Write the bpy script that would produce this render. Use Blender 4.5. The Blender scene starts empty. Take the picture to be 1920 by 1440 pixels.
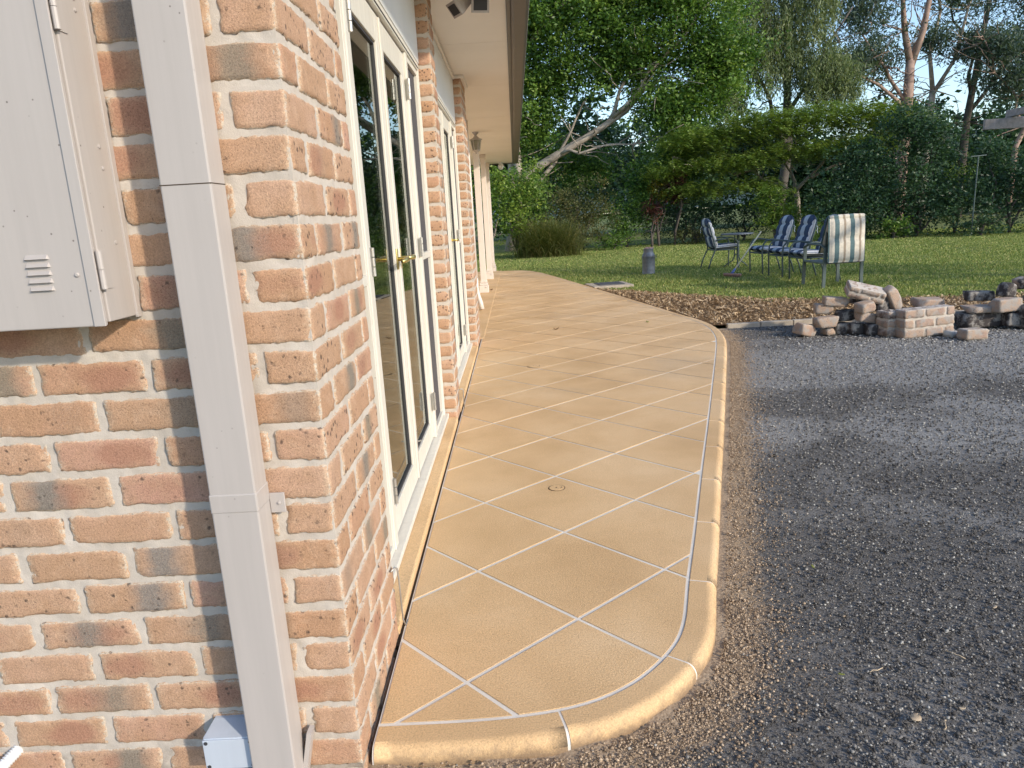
import bpy, bmesh, math, random
import numpy as np
from mathutils import Vector, Matrix, noise

random.seed(7)
rng = np.random.default_rng(7)
scene = bpy.context.scene
col = scene.collection
R = math.radians

# ------------------------------------------------------------------ camera
def set_camera():
    pitch, yaw, roll = 0.22636, -0.01604, -0.05637
    f = Vector((math.sin(yaw) * math.cos(pitch), math.cos(yaw) * math.cos(pitch), -math.sin(pitch)))
    r = Vector((math.cos(yaw), -math.sin(yaw), 0))
    u = r.cross(f)
    r2 = r * math.cos(roll) + u * math.sin(roll)
    u2 = -r * math.sin(roll) + u * math.cos(roll)
    cam = bpy.data.cameras.new('camera')
    cam.sensor_width = 36
    cam.lens = 36 * 1348.86 / 1920
    cam.clip_start = 0.05
    cam.clip_end = 3000
    o = bpy.data.objects.new('camera', cam)
    col.objects.link(o)
    o.matrix_world = Matrix(((r2.x, u2.x, -f.x, 0.4326), (r2.y, u2.y, -f.y, -1.4851), (r2.z, u2.z, -f.z, 1.2538), (0, 0, 0, 1)))
    scene.camera = o
set_camera()

# ------------------------------------------------------------------ sky, sun, exposure
SUN_AZ = R(131)      # clockwise from +Y
SUN_EL = R(24)
world = bpy.data.worlds.new('World')
scene.world = world
world.use_nodes = True
wn = world.node_tree.nodes
sky = wn.new('ShaderNodeTexSky')
sky.sky_type = 'NISHITA'
sky.sun_disc = False
sky.sun_elevation = SUN_EL
sky.sun_rotation = SUN_AZ
sky.air_density = 1.0
sky.dust_density = 0.6
sky.ozone_density = 2.0
world.node_tree.links.new(sky.outputs[0], wn['Background'].inputs[0])
wn['Background'].inputs[1].default_value = 0.15
sun = bpy.data.lights.new('sun', 'SUN')
sun.energy = 2.25
sun.angle = R(2.0)
sun.color = (1.0, 0.88, 0.71)
so = bpy.data.objects.new('sun', sun)
col.objects.link(so)
sdir = Vector((math.sin(SUN_AZ) * math.cos(SUN_EL), math.cos(SUN_AZ) * math.cos(SUN_EL), math.sin(SUN_EL)))
so.rotation_euler = (-sdir).to_track_quat('-Z', 'Y').to_euler()
so.location = sdir * 40
scene.view_settings.view_transform = 'Standard'
scene.view_settings.look = 'None'
scene.view_settings.gamma = 1
scene.view_settings.use_curve_mapping = False
scene.view_settings.exposure = 0.85

# ------------------------------------------------------------------ material helpers
class NT:
    def __init__(s, name):
        s.m = bpy.data.materials.new(name)
        s.m.use_nodes = True
        s.t = s.m.node_tree
        s.b = s.t.nodes['Principled BSDF']
        s.out = s.t.nodes['Material Output']
    def n(s, typ, **kw):
        x = s.t.nodes.new(typ)
        for k, v in kw.items():
            if k.startswith('i_'):
                key = k[2:]
                x.inputs[int(key) if key.isdigit() else key].default_value = v
            else:
                setattr(x, k, v)
        return x
    def l(s, a, b): s.t.links.new(a, b)
    def pos(s): return s.n('ShaderNodeNewGeometry').outputs['Position']
    def noise(s, scale, detail=4, rough=0.55, vec=None, dist=0.0):
        x = s.n('ShaderNodeTexNoise', i_Scale=scale, i_Detail=detail, i_Roughness=rough, i_Distortion=dist)
        if vec is not None: s.l(vec, x.inputs['Vector'])
        return x.outputs['Fac']
    def ramp(s, fac, stops, interp='LINEAR'):
        x = s.n('ShaderNodeValToRGB')
        x.color_ramp.interpolation = interp
        el = x.color_ramp.elements
        while len(el) < len(stops): el.new(0.5)
        for e, (p, c) in zip(el, stops):
            e.position = p
            e.color = (c[0], c[1], c[2], 1) if hasattr(c, '__len__') else (c, c, c, 1)
        s.l(fac, x.inputs[0])
        return x.outputs[0]
    def mix(s, fac, a, b, mode='MIX'):
        x = s.n('ShaderNodeMix', data_type='RGBA', blend_type=mode)
        for sock, v in ((x.inputs[0], fac), (x.inputs[6], a), (x.inputs[7], b)):
            if hasattr(v, 'is_output'): s.l(v, sock)
            elif hasattr(v, '__len__'): sock.default_value = (v[0], v[1], v[2], 1)
            else: sock.default_value = v
        return x.outputs[2]
    def math(s, op, a, b=0.0, c=0.0, clamp=False):
        x = s.n('ShaderNodeMath', operation=op, use_clamp=clamp)
        for i, v in enumerate((a, b, c)):
            if hasattr(v, 'is_output'): s.l(v, x.inputs[i])
            else: x.inputs[i].default_value = v
        return x.outputs[0]
    def attr(s, name):
        x = s.n('ShaderNodeAttribute', attribute_name=name)
        return x
    def bump(s, h, strength=0.3, dist=0.002, prev=None):
        x = s.n('ShaderNodeBump', i_Strength=strength, i_Distance=dist)
        s.l(h, x.inputs['Height'])
        if prev is not None: s.l(prev, x.inputs['Normal'])
        return x.outputs[0]
    def done(s, color=None, rough=0.7, bump=None, metallic=0.0, spec=0.4):
        if color is not None:
            if hasattr(color, 'is_output'): s.l(color, s.b.inputs['Base Color'])
            else: s.b.inputs['Base Color'].default_value = (*color, 1)
        if hasattr(rough, 'is_output'): s.l(rough, s.b.inputs['Roughness'])
        else: s.b.inputs['Roughness'].default_value = rough
        s.b.inputs['Metallic'].default_value = metallic
        s.b.inputs['Specular IOR Level'].default_value = spec
        if bump is not None: s.l(bump, s.b.inputs['Normal'])
        return s.m

def simple(name, c, rough=0.6, var=0.15, scale=8, bscale=200, bstr=0.1, metallic=0.0, spec=0.4, fine=0.0):
    t = NT(name)
    p = t.pos()
    a = t.noise(scale, 5, 0.6, p)
    k = t.ramp(a, [(0.3, 1 - var), (0.7, 1 + var * 0.6)])
    cc = t.mix(1.0, c, k, 'MULTIPLY')
    if fine > 0:
        f = t.ramp(t.noise(bscale * 2, 2, 0.5, p), [(0.35, 1 - fine), (0.65, 1 + fine)])
        cc = t.mix(1.0, cc, f, 'MULTIPLY')
    b = t.bump(t.noise(bscale, 3, 0.6, p), bstr, 0.002)
    return t.done(cc, rough, b, metallic, spec)

def painted(name, c, rough=0.4, dirt=0.25, dirtc=(0.25, 0.2, 0.14)):
    """gloss paint on metal or timber with a little dust, specks and drips"""
    t = NT(name)
    p = t.pos()
    a = t.ramp(t.noise(3.0, 6, 0.65, p), [(0.45, 0.0), (0.85, dirt)])
    cc = t.mix(a, c, dirtc)
    v = t.n('ShaderNodeTexVoronoi', i_Scale=38.0)
    t.l(p, v.inputs['Vector'])
    gate = t.ramp(t.noise(2.3, 2, 0.5, p), [(0.52, 0.0), (0.6, 1.0)])
    sp = t.ramp(v.outputs['Distance'], [(0.05, 1.0), (0.09, 0.0)])
    cc = t.mix(t.math('MULTIPLY', t.math('MULTIPLY', sp, gate), 0.7), cc, (0.08, 0.06, 0.05))
    mp = t.n('ShaderNodeMapping')
    mp.inputs['Scale'].default_value = (30, 30, 1.4)
    t.l(p, mp.inputs[0])
    st = t.noise(1.0, 5, 0.65, mp.outputs[0])
    cc = t.mix(1.0, cc, t.ramp(st, [(0.3, 0.93), (0.6, 1.0), (0.75, 1.03)]), 'MULTIPLY')
    b = t.bump(t.noise(9, 3, 0.5, p), 0.12, 0.006)
    rg = t.ramp(st, [(0.3, rough + 0.18), (0.7, rough - 0.05)])
    return t.done(cc, rg, b, 0, 0.45)

def brick_mat(name, dark=1.0, sooty=0.0):
    t = NT(name)
    p = t.pos()
    bid = t.attr('bid').outputs['Fac']
    uvw = t.attr('luv').outputs['Vector']
    sep = t.n('ShaderNodeSeparateXYZ')
    t.l(uvw, sep.inputs[0])
    u, v = sep.outputs[0], sep.outputs[1]
    def h(k):
        x = t.n('ShaderNodeTexWhiteNoise', noise_dimensions='1D')
        t.l(t.math('ADD', t.math('MULTIPLY', bid, 91.7), k * 7.31), x.inputs['W'])
        return x.outputs['Value']
    base = t.ramp(h(1), [(0.0, (0.44, 0.278, 0.178)), (0.3, (0.475, 0.305, 0.205)), (0.55, (0.50, 0.328, 0.235)), (0.75, (0.435, 0.258, 0.155)), (1.0, (0.50, 0.30, 0.225))])
    n1 = t.noise(14, 4, 0.6, p)
    base = t.mix(t.ramp(n1, [(0.4, 0.0), (0.65, 0.55)]), base, (0.41, 0.25, 0.15))
    n1b = t.noise(23, 3, 0.6, p, 0.4)
    base = t.mix(t.ramp(n1b, [(0.52, 0.0), (0.68, 0.5)]), base, (0.53, 0.36, 0.25))
    # a red burnt heart on some bricks
    rr = t.math('ADD', t.math('POWER', t.math('ABSOLUTE', t.math('SUBTRACT', u, t.math('SUBTRACT', h(2), 0.5))), 2.0), t.math('MULTIPLY', t.math('POWER', t.math('ABSOLUTE', v), 2.0), 0.5))
    rm = t.ramp(t.math('ADD', rr, t.math('MULTIPLY', t.math('SUBTRACT', n1, 0.5), 0.8)), [(0.1, 1.0), (0.42, 0.0)])
    rg = t.ramp(h(3), [(0.70, 0.0), (0.75, 0.8)])
    base = t.mix(t.math('MULTIPLY', rm, rg), base, (0.36, 0.185, 0.125))
    # a blue grey flash across some bricks
    du = t.math('ABSOLUTE', t.math('SUBTRACT', t.math('ADD', u, t.math('MULTIPLY', t.math('SUBTRACT', n1b, 0.5), 0.5)), t.math('MULTIPLY', t.math('SUBTRACT', h(4), 0.5), 1.1)))
    bm = t.ramp(du, [(0.12, 1.0), (0.34, 0.35), (0.55, 0.0)])
    bg = t.ramp(h(5), [(0.72, 0.0), (0.76, 0.9)])
    flash = t.mix(h(6), (0.20, 0.195, 0.19), (0.24, 0.205, 0.155))
    base = t.mix(t.math('MULTIPLY', bm, bg), base, flash)
    # pale lime bloom towards the arrises
    ed = t.attr('edg').outputs['Fac']
    em = t.ramp(t.math('ADD', ed, t.math('MULTIPLY', t.math('SUBTRACT', t.noise(60, 4, 0.7, p), 0.5), 0.5)), [(0.82, 0.0), (1.02, 0.6)])
    base = t.mix(em, base, (0.56, 0.42, 0.30))
    sm_ = t.ramp(t.math('ADD', ed, t.math('MULTIPLY', t.math('SUBTRACT', t.noise(85, 5, 0.8, p), 0.5), 0.75)), [(0.95, 0.0), (1.03, 0.85)])
    base = t.mix(sm_, base, (0.50, 0.45, 0.38))
    # iron spots, two sizes
    vo = t.n('ShaderNodeTexVoronoi', i_Scale=62.0)
    wob = t.n('ShaderNodeVectorMath', operation='ADD')
    nn = t.n('ShaderNodeTexNoise', i_Scale=150.0)
    t.l(p, nn.inputs['Vector'])
    sc = t.n('ShaderNodeVectorMath', operation='SCALE', i_3=0.007)
    t.l(nn.outputs['Color'], sc.inputs[0])
    t.l(p, wob.inputs[0]); t.l(sc.outputs[0], wob.inputs[1])
    t.l(wob.outputs[0], vo.inputs['Vector'])
    keep = t.ramp(vo.outputs['Color'], [(0.56, 0.0), (0.6, 1.0)])
    many = t.ramp(h(7), [(0.25, 0.2), (0.6, 1.0)])
    sp = t.ramp(vo.outputs['Distance'], [(0.22, 1.0), (0.42, 0.0)])
    spm = t.math('MULTIPLY', t.math('MULTIPLY', sp, keep), many)
    base = t.mix(t.math('MULTIPLY', spm, 0.8), base, (0.06, 0.045, 0.04))
    vo2 = t.n('ShaderNodeTexVoronoi', i_Scale=240.0)
    t.l(p, vo2.inputs['Vector'])
    sp2 = t.math('MULTIPLY', t.ramp(vo2.outputs['Distance'], [(0.16, 0.7), (0.3, 0.0)]), t.ramp(vo2.outputs['Color'], [(0.7, 0.0), (0.75, 1.0)]))
    base = t.mix(sp2, base, (0.13, 0.075, 0.05))
    fine = t.noise(520, 3, 0.7, p)
    base = t.mix(1.0, base, t.ramp(fine, [(0.3, 0.80), (0.7, 1.16)]), 'MULTIPLY')
    grain = t.noise(230, 3, 0.75, p)
    base = t.mix(1.0, base, t.ramp(grain, [(0.32, 0.76), (0.5, 1.0), (0.68, 1.16)]), 'MULTIPLY')
    if sooty > 0:
        base = t.mix(0.48, base, (0.30, 0.265, 0.235))
        at = t.attr('soot').outputs['Fac']
        so_ = t.math('MULTIPLY', t.ramp(t.math('ADD', t.noise(9, 5, 0.6, p), t.math('SUBTRACT', at, 0.5)), [(0.4, 0.0), (0.62, 1.0)]), 0.92)
        base = t.mix(so_, base, (0.032, 0.032, 0.036))
        as_ = t.ramp(t.noise(15, 5, 0.6, p), [(0.47, 0.0), (0.6, 0.8)])
        base = t.mix(as_, base, (0.32, 0.30, 0.28))
    hgt = t.math('SUBTRACT', t.math('ADD', t.math('MULTIPLY', fine, 0.5), t.noise(120, 4, 0.65, p)), t.math('MULTIPLY', spm, 0.7))
    b = t.bump(t.math('ADD', hgt, t.math('MULTIPLY', grain, 0.8)), 0.65, 0.0026)
    return t.done(base, 0.88, b, 0, 0.25)

def leaf_mat(name, stops, trans=0.35, rough=0.45):
    t = NT(name)
    lr = t.attr('lr').outputs['Fac']
    c = t.ramp(lr, stops)
    t.l(c, t.b.inputs['Base Color'])
    t.b.inputs['Roughness'].default_value = rough
    t.b.inputs['Specular IOR Level'].default_value = 0.35
    tr = t.n('ShaderNodeBsdfTranslucent')
    t.l(t.mix(1.0, c, (1.25, 1.3, 0.6), 'MULTIPLY'), tr.inputs[0])
    mx = t.n('ShaderNodeMixShader', i_0=trans)
    t.l(t.b.outputs[0], mx.inputs[1]); t.l(tr.outputs[0], mx.inputs[2])
    t.l(mx.outputs[0], t.out.inputs[0])
    return t.m

def var_mat(name, stops, rough=0.8, scale=120, bstr=0.3):
    """colour from a per-piece random attribute lr"""
    t = NT(name)
    p = t.pos()
    c = t.ramp(t.attr('lr').outputs['Fac'], stops)
    c = t.mix(1.0, c, t.ramp(t.noise(scale, 3, 0.6, p), [(0.3, 0.75), (0.7, 1.2)]), 'MULTIPLY')
    return t.done(c, rough, t.bump(t.noise(scale * 2, 3, 0.6, p), bstr, 0.002), 0, 0.12)

M = {}
M['brick'] = brick_mat('brick')
M['rubble'] = brick_mat('rubble', sooty=1.0)

def mortar_mat():
    t = NT('mortar')
    p = t.pos()
    c = t.ramp(t.noise(7, 5, 0.6, p), [(0.3, (0.45, 0.40, 0.35)), (0.7, (0.57, 0.515, 0.46))])
    c = t.mix(t.ramp(t.noise(40, 4, 0.7, p), [(0.55, 0.0), (0.75, 0.5)]), c, (0.42, 0.36, 0.29))
    c = t.mix(t.ramp(t.noise(420, 2, 0.6, p), [(0.6, 0.0), (0.72, 0.35)]), c, (0.28, 0.23, 0.18))
    # rising damp and splashed dirt close to the ground
    sz = t.n('ShaderNodeSeparateXYZ'); t.l(p, sz.inputs[0])
    low = t.math('ADD', t.math('MULTIPLY', sz.outputs[2], -6.0), t.math('ADD', 0.55, t.math('MULTIPLY', t.math('SUBTRACT', t.noise(18, 5, 0.7, p), 0.5), 2.2)), clamp=True)
    c = t.mix(t.math('MULTIPLY', low, 0.7), c, (0.15, 0.115, 0.085))
    b = t.bump(t.math('ADD', t.noise(300, 4, 0.7, p), t.noise(60, 3, 0.6, p)), 0.5, 0.002)
    return t.done(c, 0.95, b, 0, 0.2)
M['mortar'] = mortar_mat()

def tan_mat(name, c0, c1, c2):
    t = NT(name)
    p = t.pos()
    c = t.ramp(t.noise(1.6, 5, 0.55, p, 0.3), [(0.32, c0), (0.5, c1), (0.7, c2)])
    c = t.mix(t.ramp(t.noise(7, 4, 0.6, p), [(0.5, 0.0), (0.8, 0.4)]), c, c0)
    sp = t.noise(210, 4, 0.8, p)
    c = t.mix(t.ramp(t.noise(0.75, 4, 0.6, p, 0.6), [(0.54, 0.0), (0.72, 0.4)]), c, (0.44, 0.33, 0.22))
    c = t.mix(1.0, c, t.ramp(sp, [(0.32, 0.66), (0.5, 1.0), (0.68, 1.2)]), 'MULTIPLY')
    v = t.n('ShaderNodeTexVoronoi', i_Scale=30.0)
    t.l(p, v.inputs['Vector'])
    k = t.math('MULTIPLY', t.ramp(v.outputs['Distance'], [(0.03, 0.8), (0.07, 0.0)]), t.ramp(v.outputs['Color'], [(0.86, 0.0), (0.88, 1.0)]))
    c = t.mix(k, c, (0.10, 0.06, 0.03))
    sz = t.n('ShaderNodeSeparateXYZ'); t.l(p, sz.inputs[0])
    splash = t.math('ADD', t.math('MULTIPLY', sz.outputs[2], -32.0), t.math('MULTIPLY', t.math('SUBTRACT', t.noise(26, 5, 0.75, p), 0.62), 2.6), clamp=True)
    c = t.mix(t.math('MULTIPLY', splash, 0.8), c, (0.23, 0.16, 0.105))
    r = t.ramp(t.noise(2.2, 4, 0.6, p), [(0.3, 0.5), (0.7, 0.72)])
    b = t.bump(t.math('ADD', sp, t.math('MULTIPLY', t.noise(150, 3, 0.6, p), 0.8)), 0.6, 0.003)
    return t.done(c, r, b, 0, 0.35)
M['tan'] = tan_mat('sandstone_coating', (0.60, 0.392, 0.20), (0.69, 0.465, 0.25), (0.75, 0.53, 0.31))
M['grout'] = simple('pale_grout', (0.72, 0.68, 0.62), 0.8, 0.12, 6, 300, 0.25, fine=0.1)
M['gap'] = simple('dark_joint', (0.07, 0.05, 0.035), 0.9)
M['cream_paint'] = painted('cream_paint', (0.44, 0.405, 0.388), 0.42, 0.10, (0.34, 0.30, 0.26))
M['white_paint'] = painted('white_frame_paint', (0.66, 0.635, 0.575), 0.35, 0.18, (0.45, 0.40, 0.30))
M['panel'] = simple('white_cladding', (0.68, 0.68, 0.68), 0.6, 0.06, 2, 60, 0.05)
M['soffit'] = simple('soffit_paint', (0.88, 0.84, 0.78), 0.6, 0.05, 1.2, 90, 0.05)
M['gutter'] = simple('gutter_steel', (0.125, 0.117, 0.112), 0.45, 0.1, 3, 40, 0.04)
M['roof'] = simple('roof_steel', (0.20, 0.17, 0.15), 0.45, 0.1)
M['screen'] = simple('fly_mesh', (0.075, 0.072, 0.08), 0.75, 0.12, 3, 900, 0.5)
M['rubber'] = simple('dark_seal', (0.045, 0.045, 0.05), 0.6)
M['brass'] = simple('brass', (0.62, 0.50, 0.20), 0.28, 0.08, metallic=0.85)
M['steel'] = simple('hinge_steel', (0.45, 0.44, 0.42), 0.4, 0.1, metallic=0.7)
M['room'] = simple('room_plaster', (0.55, 0.52, 0.46), 0.8)
M['room_floor'] = simple('room_floor', (0.16, 0.12, 0.09), 0.5)
M['curtain'] = simple('curtain', (0.36, 0.37, 0.27), 0.9)
M['pvc'] = painted('grey_plastic', (0.47, 0.52, 0.60), 0.35, 0.2, (0.2, 0.17, 0.13))
M['white_pvc'] = painted('white_plastic', (0.72, 0.74, 0.76), 0.4, 0.1)
M['post_paint'] = painted('post_paint', (0.66, 0.60, 0.55), 0.45, 0.1)
M['timber_grey'] = simple('weathered_timber', (0.30, 0.27, 0.25), 0.85, 0.35, 14, 90, 0.6)
M['bark'] = simple('bark_grey', (0.23, 0.19, 0.15), 0.9, 0.45, 5, 22, 0.9)
M['bark_pale'] = simple('bark_pale', (0.36, 0.31, 0.26), 0.85, 0.45, 3, 15, 0.7)
M['bark_pink'] = simple('bark_pink', (0.33, 0.23, 0.19), 0.85, 0.45, 2, 15, 0.7)
M['bark_dark'] = simple('bark_dark', (0.10, 0.085, 0.075), 0.9, 0.4, 4, 20, 0.8)
M['frame_green'] = simple('chair_steel', (0.075, 0.105, 0.105), 0.4, 0.15, 6, 80, 0.05)
M['can'] = simple('galvanised_can', (0.17, 0.185, 0.21), 0.5, 0.35, 9, 40, 0.25, metallic=0.35)
M['rust'] = simple('rusty_lid', (0.38, 0.24, 0.20), 0.85, 0.3, 20, 60, 0.4)
M['concrete'] = simple('concrete', (0.42, 0.36, 0.29), 0.9, 0.25, 8, 150, 0.4, fine=0.15)
M['iron'] = simple('iron_lid', (0.10, 0.10, 0.11), 0.6, 0.3, 10, 60, 0.4, metallic=0.3)
M['stick'] = simple('broom_stick', (0.52, 0.49, 0.36), 0.6)
M['blue'] = simple('blue_plastic', (0.10, 0.16, 0.42), 0.4)
M['bristle'] = simple('bristles', (0.16, 0.10, 0.08), 0.95, 0.4, 60)
M['ash'] = simple('ash', (0.45, 0.44, 0.42), 0.95, 0.3, 12, 90, 0.6)

def glass_mat():
    t = NT('window_glass')
    p = t.pos()
    gl = t.n('ShaderNodeBsdfGlossy', i_Roughness=0.0)
    gl.inputs[0].default_value = (0.92, 0.95, 0.93, 1)
    tr = t.n('ShaderNodeBsdfTransparent')
    tr.inputs[0].default_value = (0.62, 0.65, 0.62, 1)
    fr = t.n('ShaderNodeFresnel', i_IOR=1.5)
    bf = t.n('ShaderNodeNewGeometry').outputs['Backfacing']
    t.l(t.math('SUBTRACT', 1.5, t.math('MULTIPLY', bf, 0.8333)), fr.inputs[0])
    mx = t.n('ShaderNodeMixShader')
    t.l(fr.outputs[0], mx.inputs[0]); t.l(tr.outputs[0], mx.inputs[1]); t.l(gl.outputs[0], mx.inputs[2])
    t.l(mx.outputs[0], t.out.inputs[0])
    return t.m
M['glass'] = glass_mat()

def stripe_mat(name, cols, width=0.5, axis=1):
    t = NT(name)
    tc = t.n('ShaderNodeTexCoord').outputs['Object']
    s = t.n('ShaderNodeSeparateXYZ'); t.l(tc, s.inputs[0])
    f = t.math('ADD', t.math('DIVIDE', s.outputs[axis], width), 0.5)
    n = len(cols)
    stops = [(i / n, c) for i, c in enumerate(cols)]
    c = t.ramp(f, stops, 'CONSTANT')
    c = t.mix(1.0, c, t.ramp(t.noise(30, 4, 0.6, tc), [(0.3, 0.82), (0.7, 1.08)]), 'MULTIPLY')
    return t.done(c, 0.9, t.bump(t.noise(500, 2, 0.5, tc), 0.2, 0.001), 0, 0.15)
W_, N_, B_ = (0.68, 0.69, 0.71), (0.05, 0.075, 0.13), (0.38, 0.45, 0.52)
M['stripe_blue'] = stripe_mat('blue_white_stripes', [W_, N_, N_, B_, B_, N_, N_, W_], 0.56)
C_, G_, T_ = (0.62, 0.57, 0.49), (0.11, 0.17, 0.18), (0.33, 0.27, 0.21)
M['stripe_cream'] = stripe_mat('cream_green_stripes', [G_, C_, C_, G_, G_, C_, C_, T_, C_, C_, G_, G_, C_, C_, T_, C_, C_, G_], 0.6, 0)

# ------------------------------------------------------------------ mesh helpers
def tag(o, label=None, cat=None, group=None, kind=None):
    if label: o['label'] = label
    if cat: o['category'] = cat
    if group: o['group'] = group
    if kind: o['kind'] = kind
    return o

def empty(name, loc=(0, 0, 0), rz=0.0, parent=None):
    o = bpy.data.objects.new(name, None)
    o.empty_display_size = 0.1
    col.objects.link(o)
    o.location = loc
    o.rotation_euler = (0, 0, rz)
    if parent: o.parent = parent
    return o

def link(name, me, mat, parent=None, smooth=False):
    if mat is not None: me.materials.append(M[mat] if isinstance(mat, str) else mat)
    if smooth:
        me.polygons.foreach_set('use_smooth', [True] * len(me.polygons))
    o = bpy.data.objects.new(name, me)
    col.objects.link(o)
    if parent is not None: o.parent = parent
    return o

class MB:
    def __init__(s): s.v = []; s.f = []
    def add(s, v, f):
        k = len(s.v)
        s.v += [tuple(p) for p in v]
        s.f += [tuple(i + k for i in q) for q in f]
        return s
    def box(s, x0, x1, y0, y1, z0, z1, rot=None, c=None, bev=0.0):
        if bev > 0:
            bm = bmesh.new()
            bmesh.ops.create_cube(bm, size=1)
            for w in bm.verts: w.co = Vector(((x0 + x1) / 2 + w.co.x * (x1 - x0), (y0 + y1) / 2 + w.co.y * (y1 - y0), (z0 + z1) / 2 + w.co.z * (z1 - z0)))
            bmesh.ops.bevel(bm, geom=bm.edges[:] , offset=bev, segments=2, profile=0.5, affect='EDGES')
            bm.verts.index_update()
            v = [w.co.copy() for w in bm.verts]; f = [[w.index for w in q.verts] for q in bm.faces]
            bm.free()
        else:
            v = [Vector((x, y, z)) for z in (z0, z1) for y in (y0, y1) for x in (x0, x1)]
            f = [(0, 2, 3, 1), (4, 5, 7, 6), (0, 1, 5, 4), (2, 6, 7, 3), (0, 4, 6, 2), (1, 3, 7, 5)]
        if rot is not None:
            cc = Vector(c) if c is not None else Vector(((x0 + x1) / 2, (y0 + y1) / 2, (z0 + z1) / 2))
            v = [cc + rot @ (p - cc) for p in v]
        return s.add(v, f)
    def tube(s, pts, rad, n=8, caps=True):
        pts = [Vector(p) for p in pts]
        if not hasattr(rad, '__len__'): rad = [rad] * len(pts)
        v = []; f = []
        up = None
        for i, p in enumerate(pts):
            d = (pts[min(i + 1, len(pts) - 1)] - pts[max(i - 1, 0)])
            d = d.normalized() if d.length > 1e-9 else Vector((0, 0, 1))
            if up is None:
                up = d.orthogonal().normalized()
            up = (up - d * up.dot(d))
            up = up.normalized() if up.length > 1e-6 else d.orthogonal().normalized()
            w = d.cross(up)
            for k in range(n):
                a = 2 * math.pi * k / n
                v.append(p + (up * math.cos(a) + w * math.sin(a)) * rad[i])
        for i in range(len(pts) - 1):
            for k in range(n):
                k2 = (k + 1) % n
                f.append((i * n + k, i * n + k2, (i + 1) * n + k2, (i + 1) * n + k))
        if caps:
            f.append(tuple(range(n - 1, -1, -1)))
            f.append(tuple(range((len(pts) - 1) * n, len(pts) * n)))
        return s.add(v, f)
    def lathe(s, prof, c=(0, 0, 0), n=24, rot=None):
        c = Vector(c)
        v = []; f = []
        for r, z in prof:
            for k in range(n):
                a = 2 * math.pi * k / n
                q = Vector((r * math.cos(a), r * math.sin(a), z))
                v.append(c + (rot @ q if rot is not None else q))
        m = len(prof)
        for i in range(m - 1):
            for k in range(n):
                k2 = (k + 1) % n
                f.append((i * n + k, i * n + k2, (i + 1) * n + k2, (i + 1) * n + k))
        f.append(tuple(range(n - 1, -1, -1))); f.append(tuple(range((m - 1) * n, m * n)))
        return s.add(v, f)
    def poly(s, pts, z0, z1):
        n = len(pts)
        v = [(x, y, z1) for x, y in pts] + [(x, y, z0) for x, y in pts]
        f = [tuple(range(n)), tuple(range(2 * n - 1, n - 1, -1))] + [(i, i + n, (i + 1) % n + n, (i + 1) % n) for i in range(n)]
        return s.add(v, f)
    def build(s, name, mat, parent=None, smooth=False):
        me = bpy.data.meshes.new(name)
        me.from_pydata(s.v, [], s.f)
        me.update()
        return link(name, me, mat, parent, smooth)

def np_mesh(name, V, F, attrs=None):
    """V (n,3), F (m,k) same-size polygons"""
    V = np.asarray(V, np.float32); F = np.asarray(F, np.int32)
    me = bpy.data.meshes.new(name)
    me.vertices.add(len(V)); me.vertices.foreach_set('co', V.ravel())
    m, k = F.shape
    me.loops.add(m * k); me.loops.foreach_set('vertex_index', F.ravel())
    me.polygons.add(m); me.polygons.foreach_set('loop_start', np.arange(0, m * k, k, dtype=np.int32))
    for n, a in (attrs or {}).items():
        a = np.asarray(a, np.float32)
        if a.ndim == 1:
            at = me.attributes.new(n, 'FLOAT', 'POINT'); at.data.foreach_set('value', a)
        else:
            at = me.attributes.new(n, 'FLOAT_VECTOR', 'POINT'); at.data.foreach_set('vector', a.ravel())
    me.update(calc_edges=True)
    return me

# ------------------------------------------------------------------ bricks
def cube_grid(nx, ny, nz):
    key = {}; V = []; F = []
    def vid(i, j, k):
        t = (i, j, k)
        if t not in key:
            key[t] = len(V); V.append((2 * i / nx - 1, 2 * j / ny - 1, 2 * k / nz - 1))
        return key[t]
    for i in range(nx):
        for j in range(ny):
            F.append((vid(i, j, 0), vid(i, j + 1, 0), vid(i + 1, j + 1, 0), vid(i + 1, j, 0)))
            F.append((vid(i, j, nz), vid(i + 1, j, nz), vid(i + 1, j + 1, nz), vid(i, j + 1, nz)))
    for i in range(nx):
        for k in range(nz):
            F.append((vid(i, 0, k), vid(i + 1, 0, k), vid(i + 1, 0, k + 1), vid(i, 0, k + 1)))
            F.append((vid(i, ny, k), vid(i, ny, k + 1), vid(i + 1, ny, k + 1), vid(i + 1, ny, k)))
    for j in range(ny):
        for k in range(nz):
            F.append((vid(0, j, k), vid(0, j, k + 1), vid(0, j + 1, k + 1), vid(0, j + 1, k)))
            F.append((vid(nx, j, k), vid(nx, j + 1, k), vid(nx, j + 1, k + 1), vid(nx, j, k + 1)))
    return np.array(V), np.array(F)
_grids = {}
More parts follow.
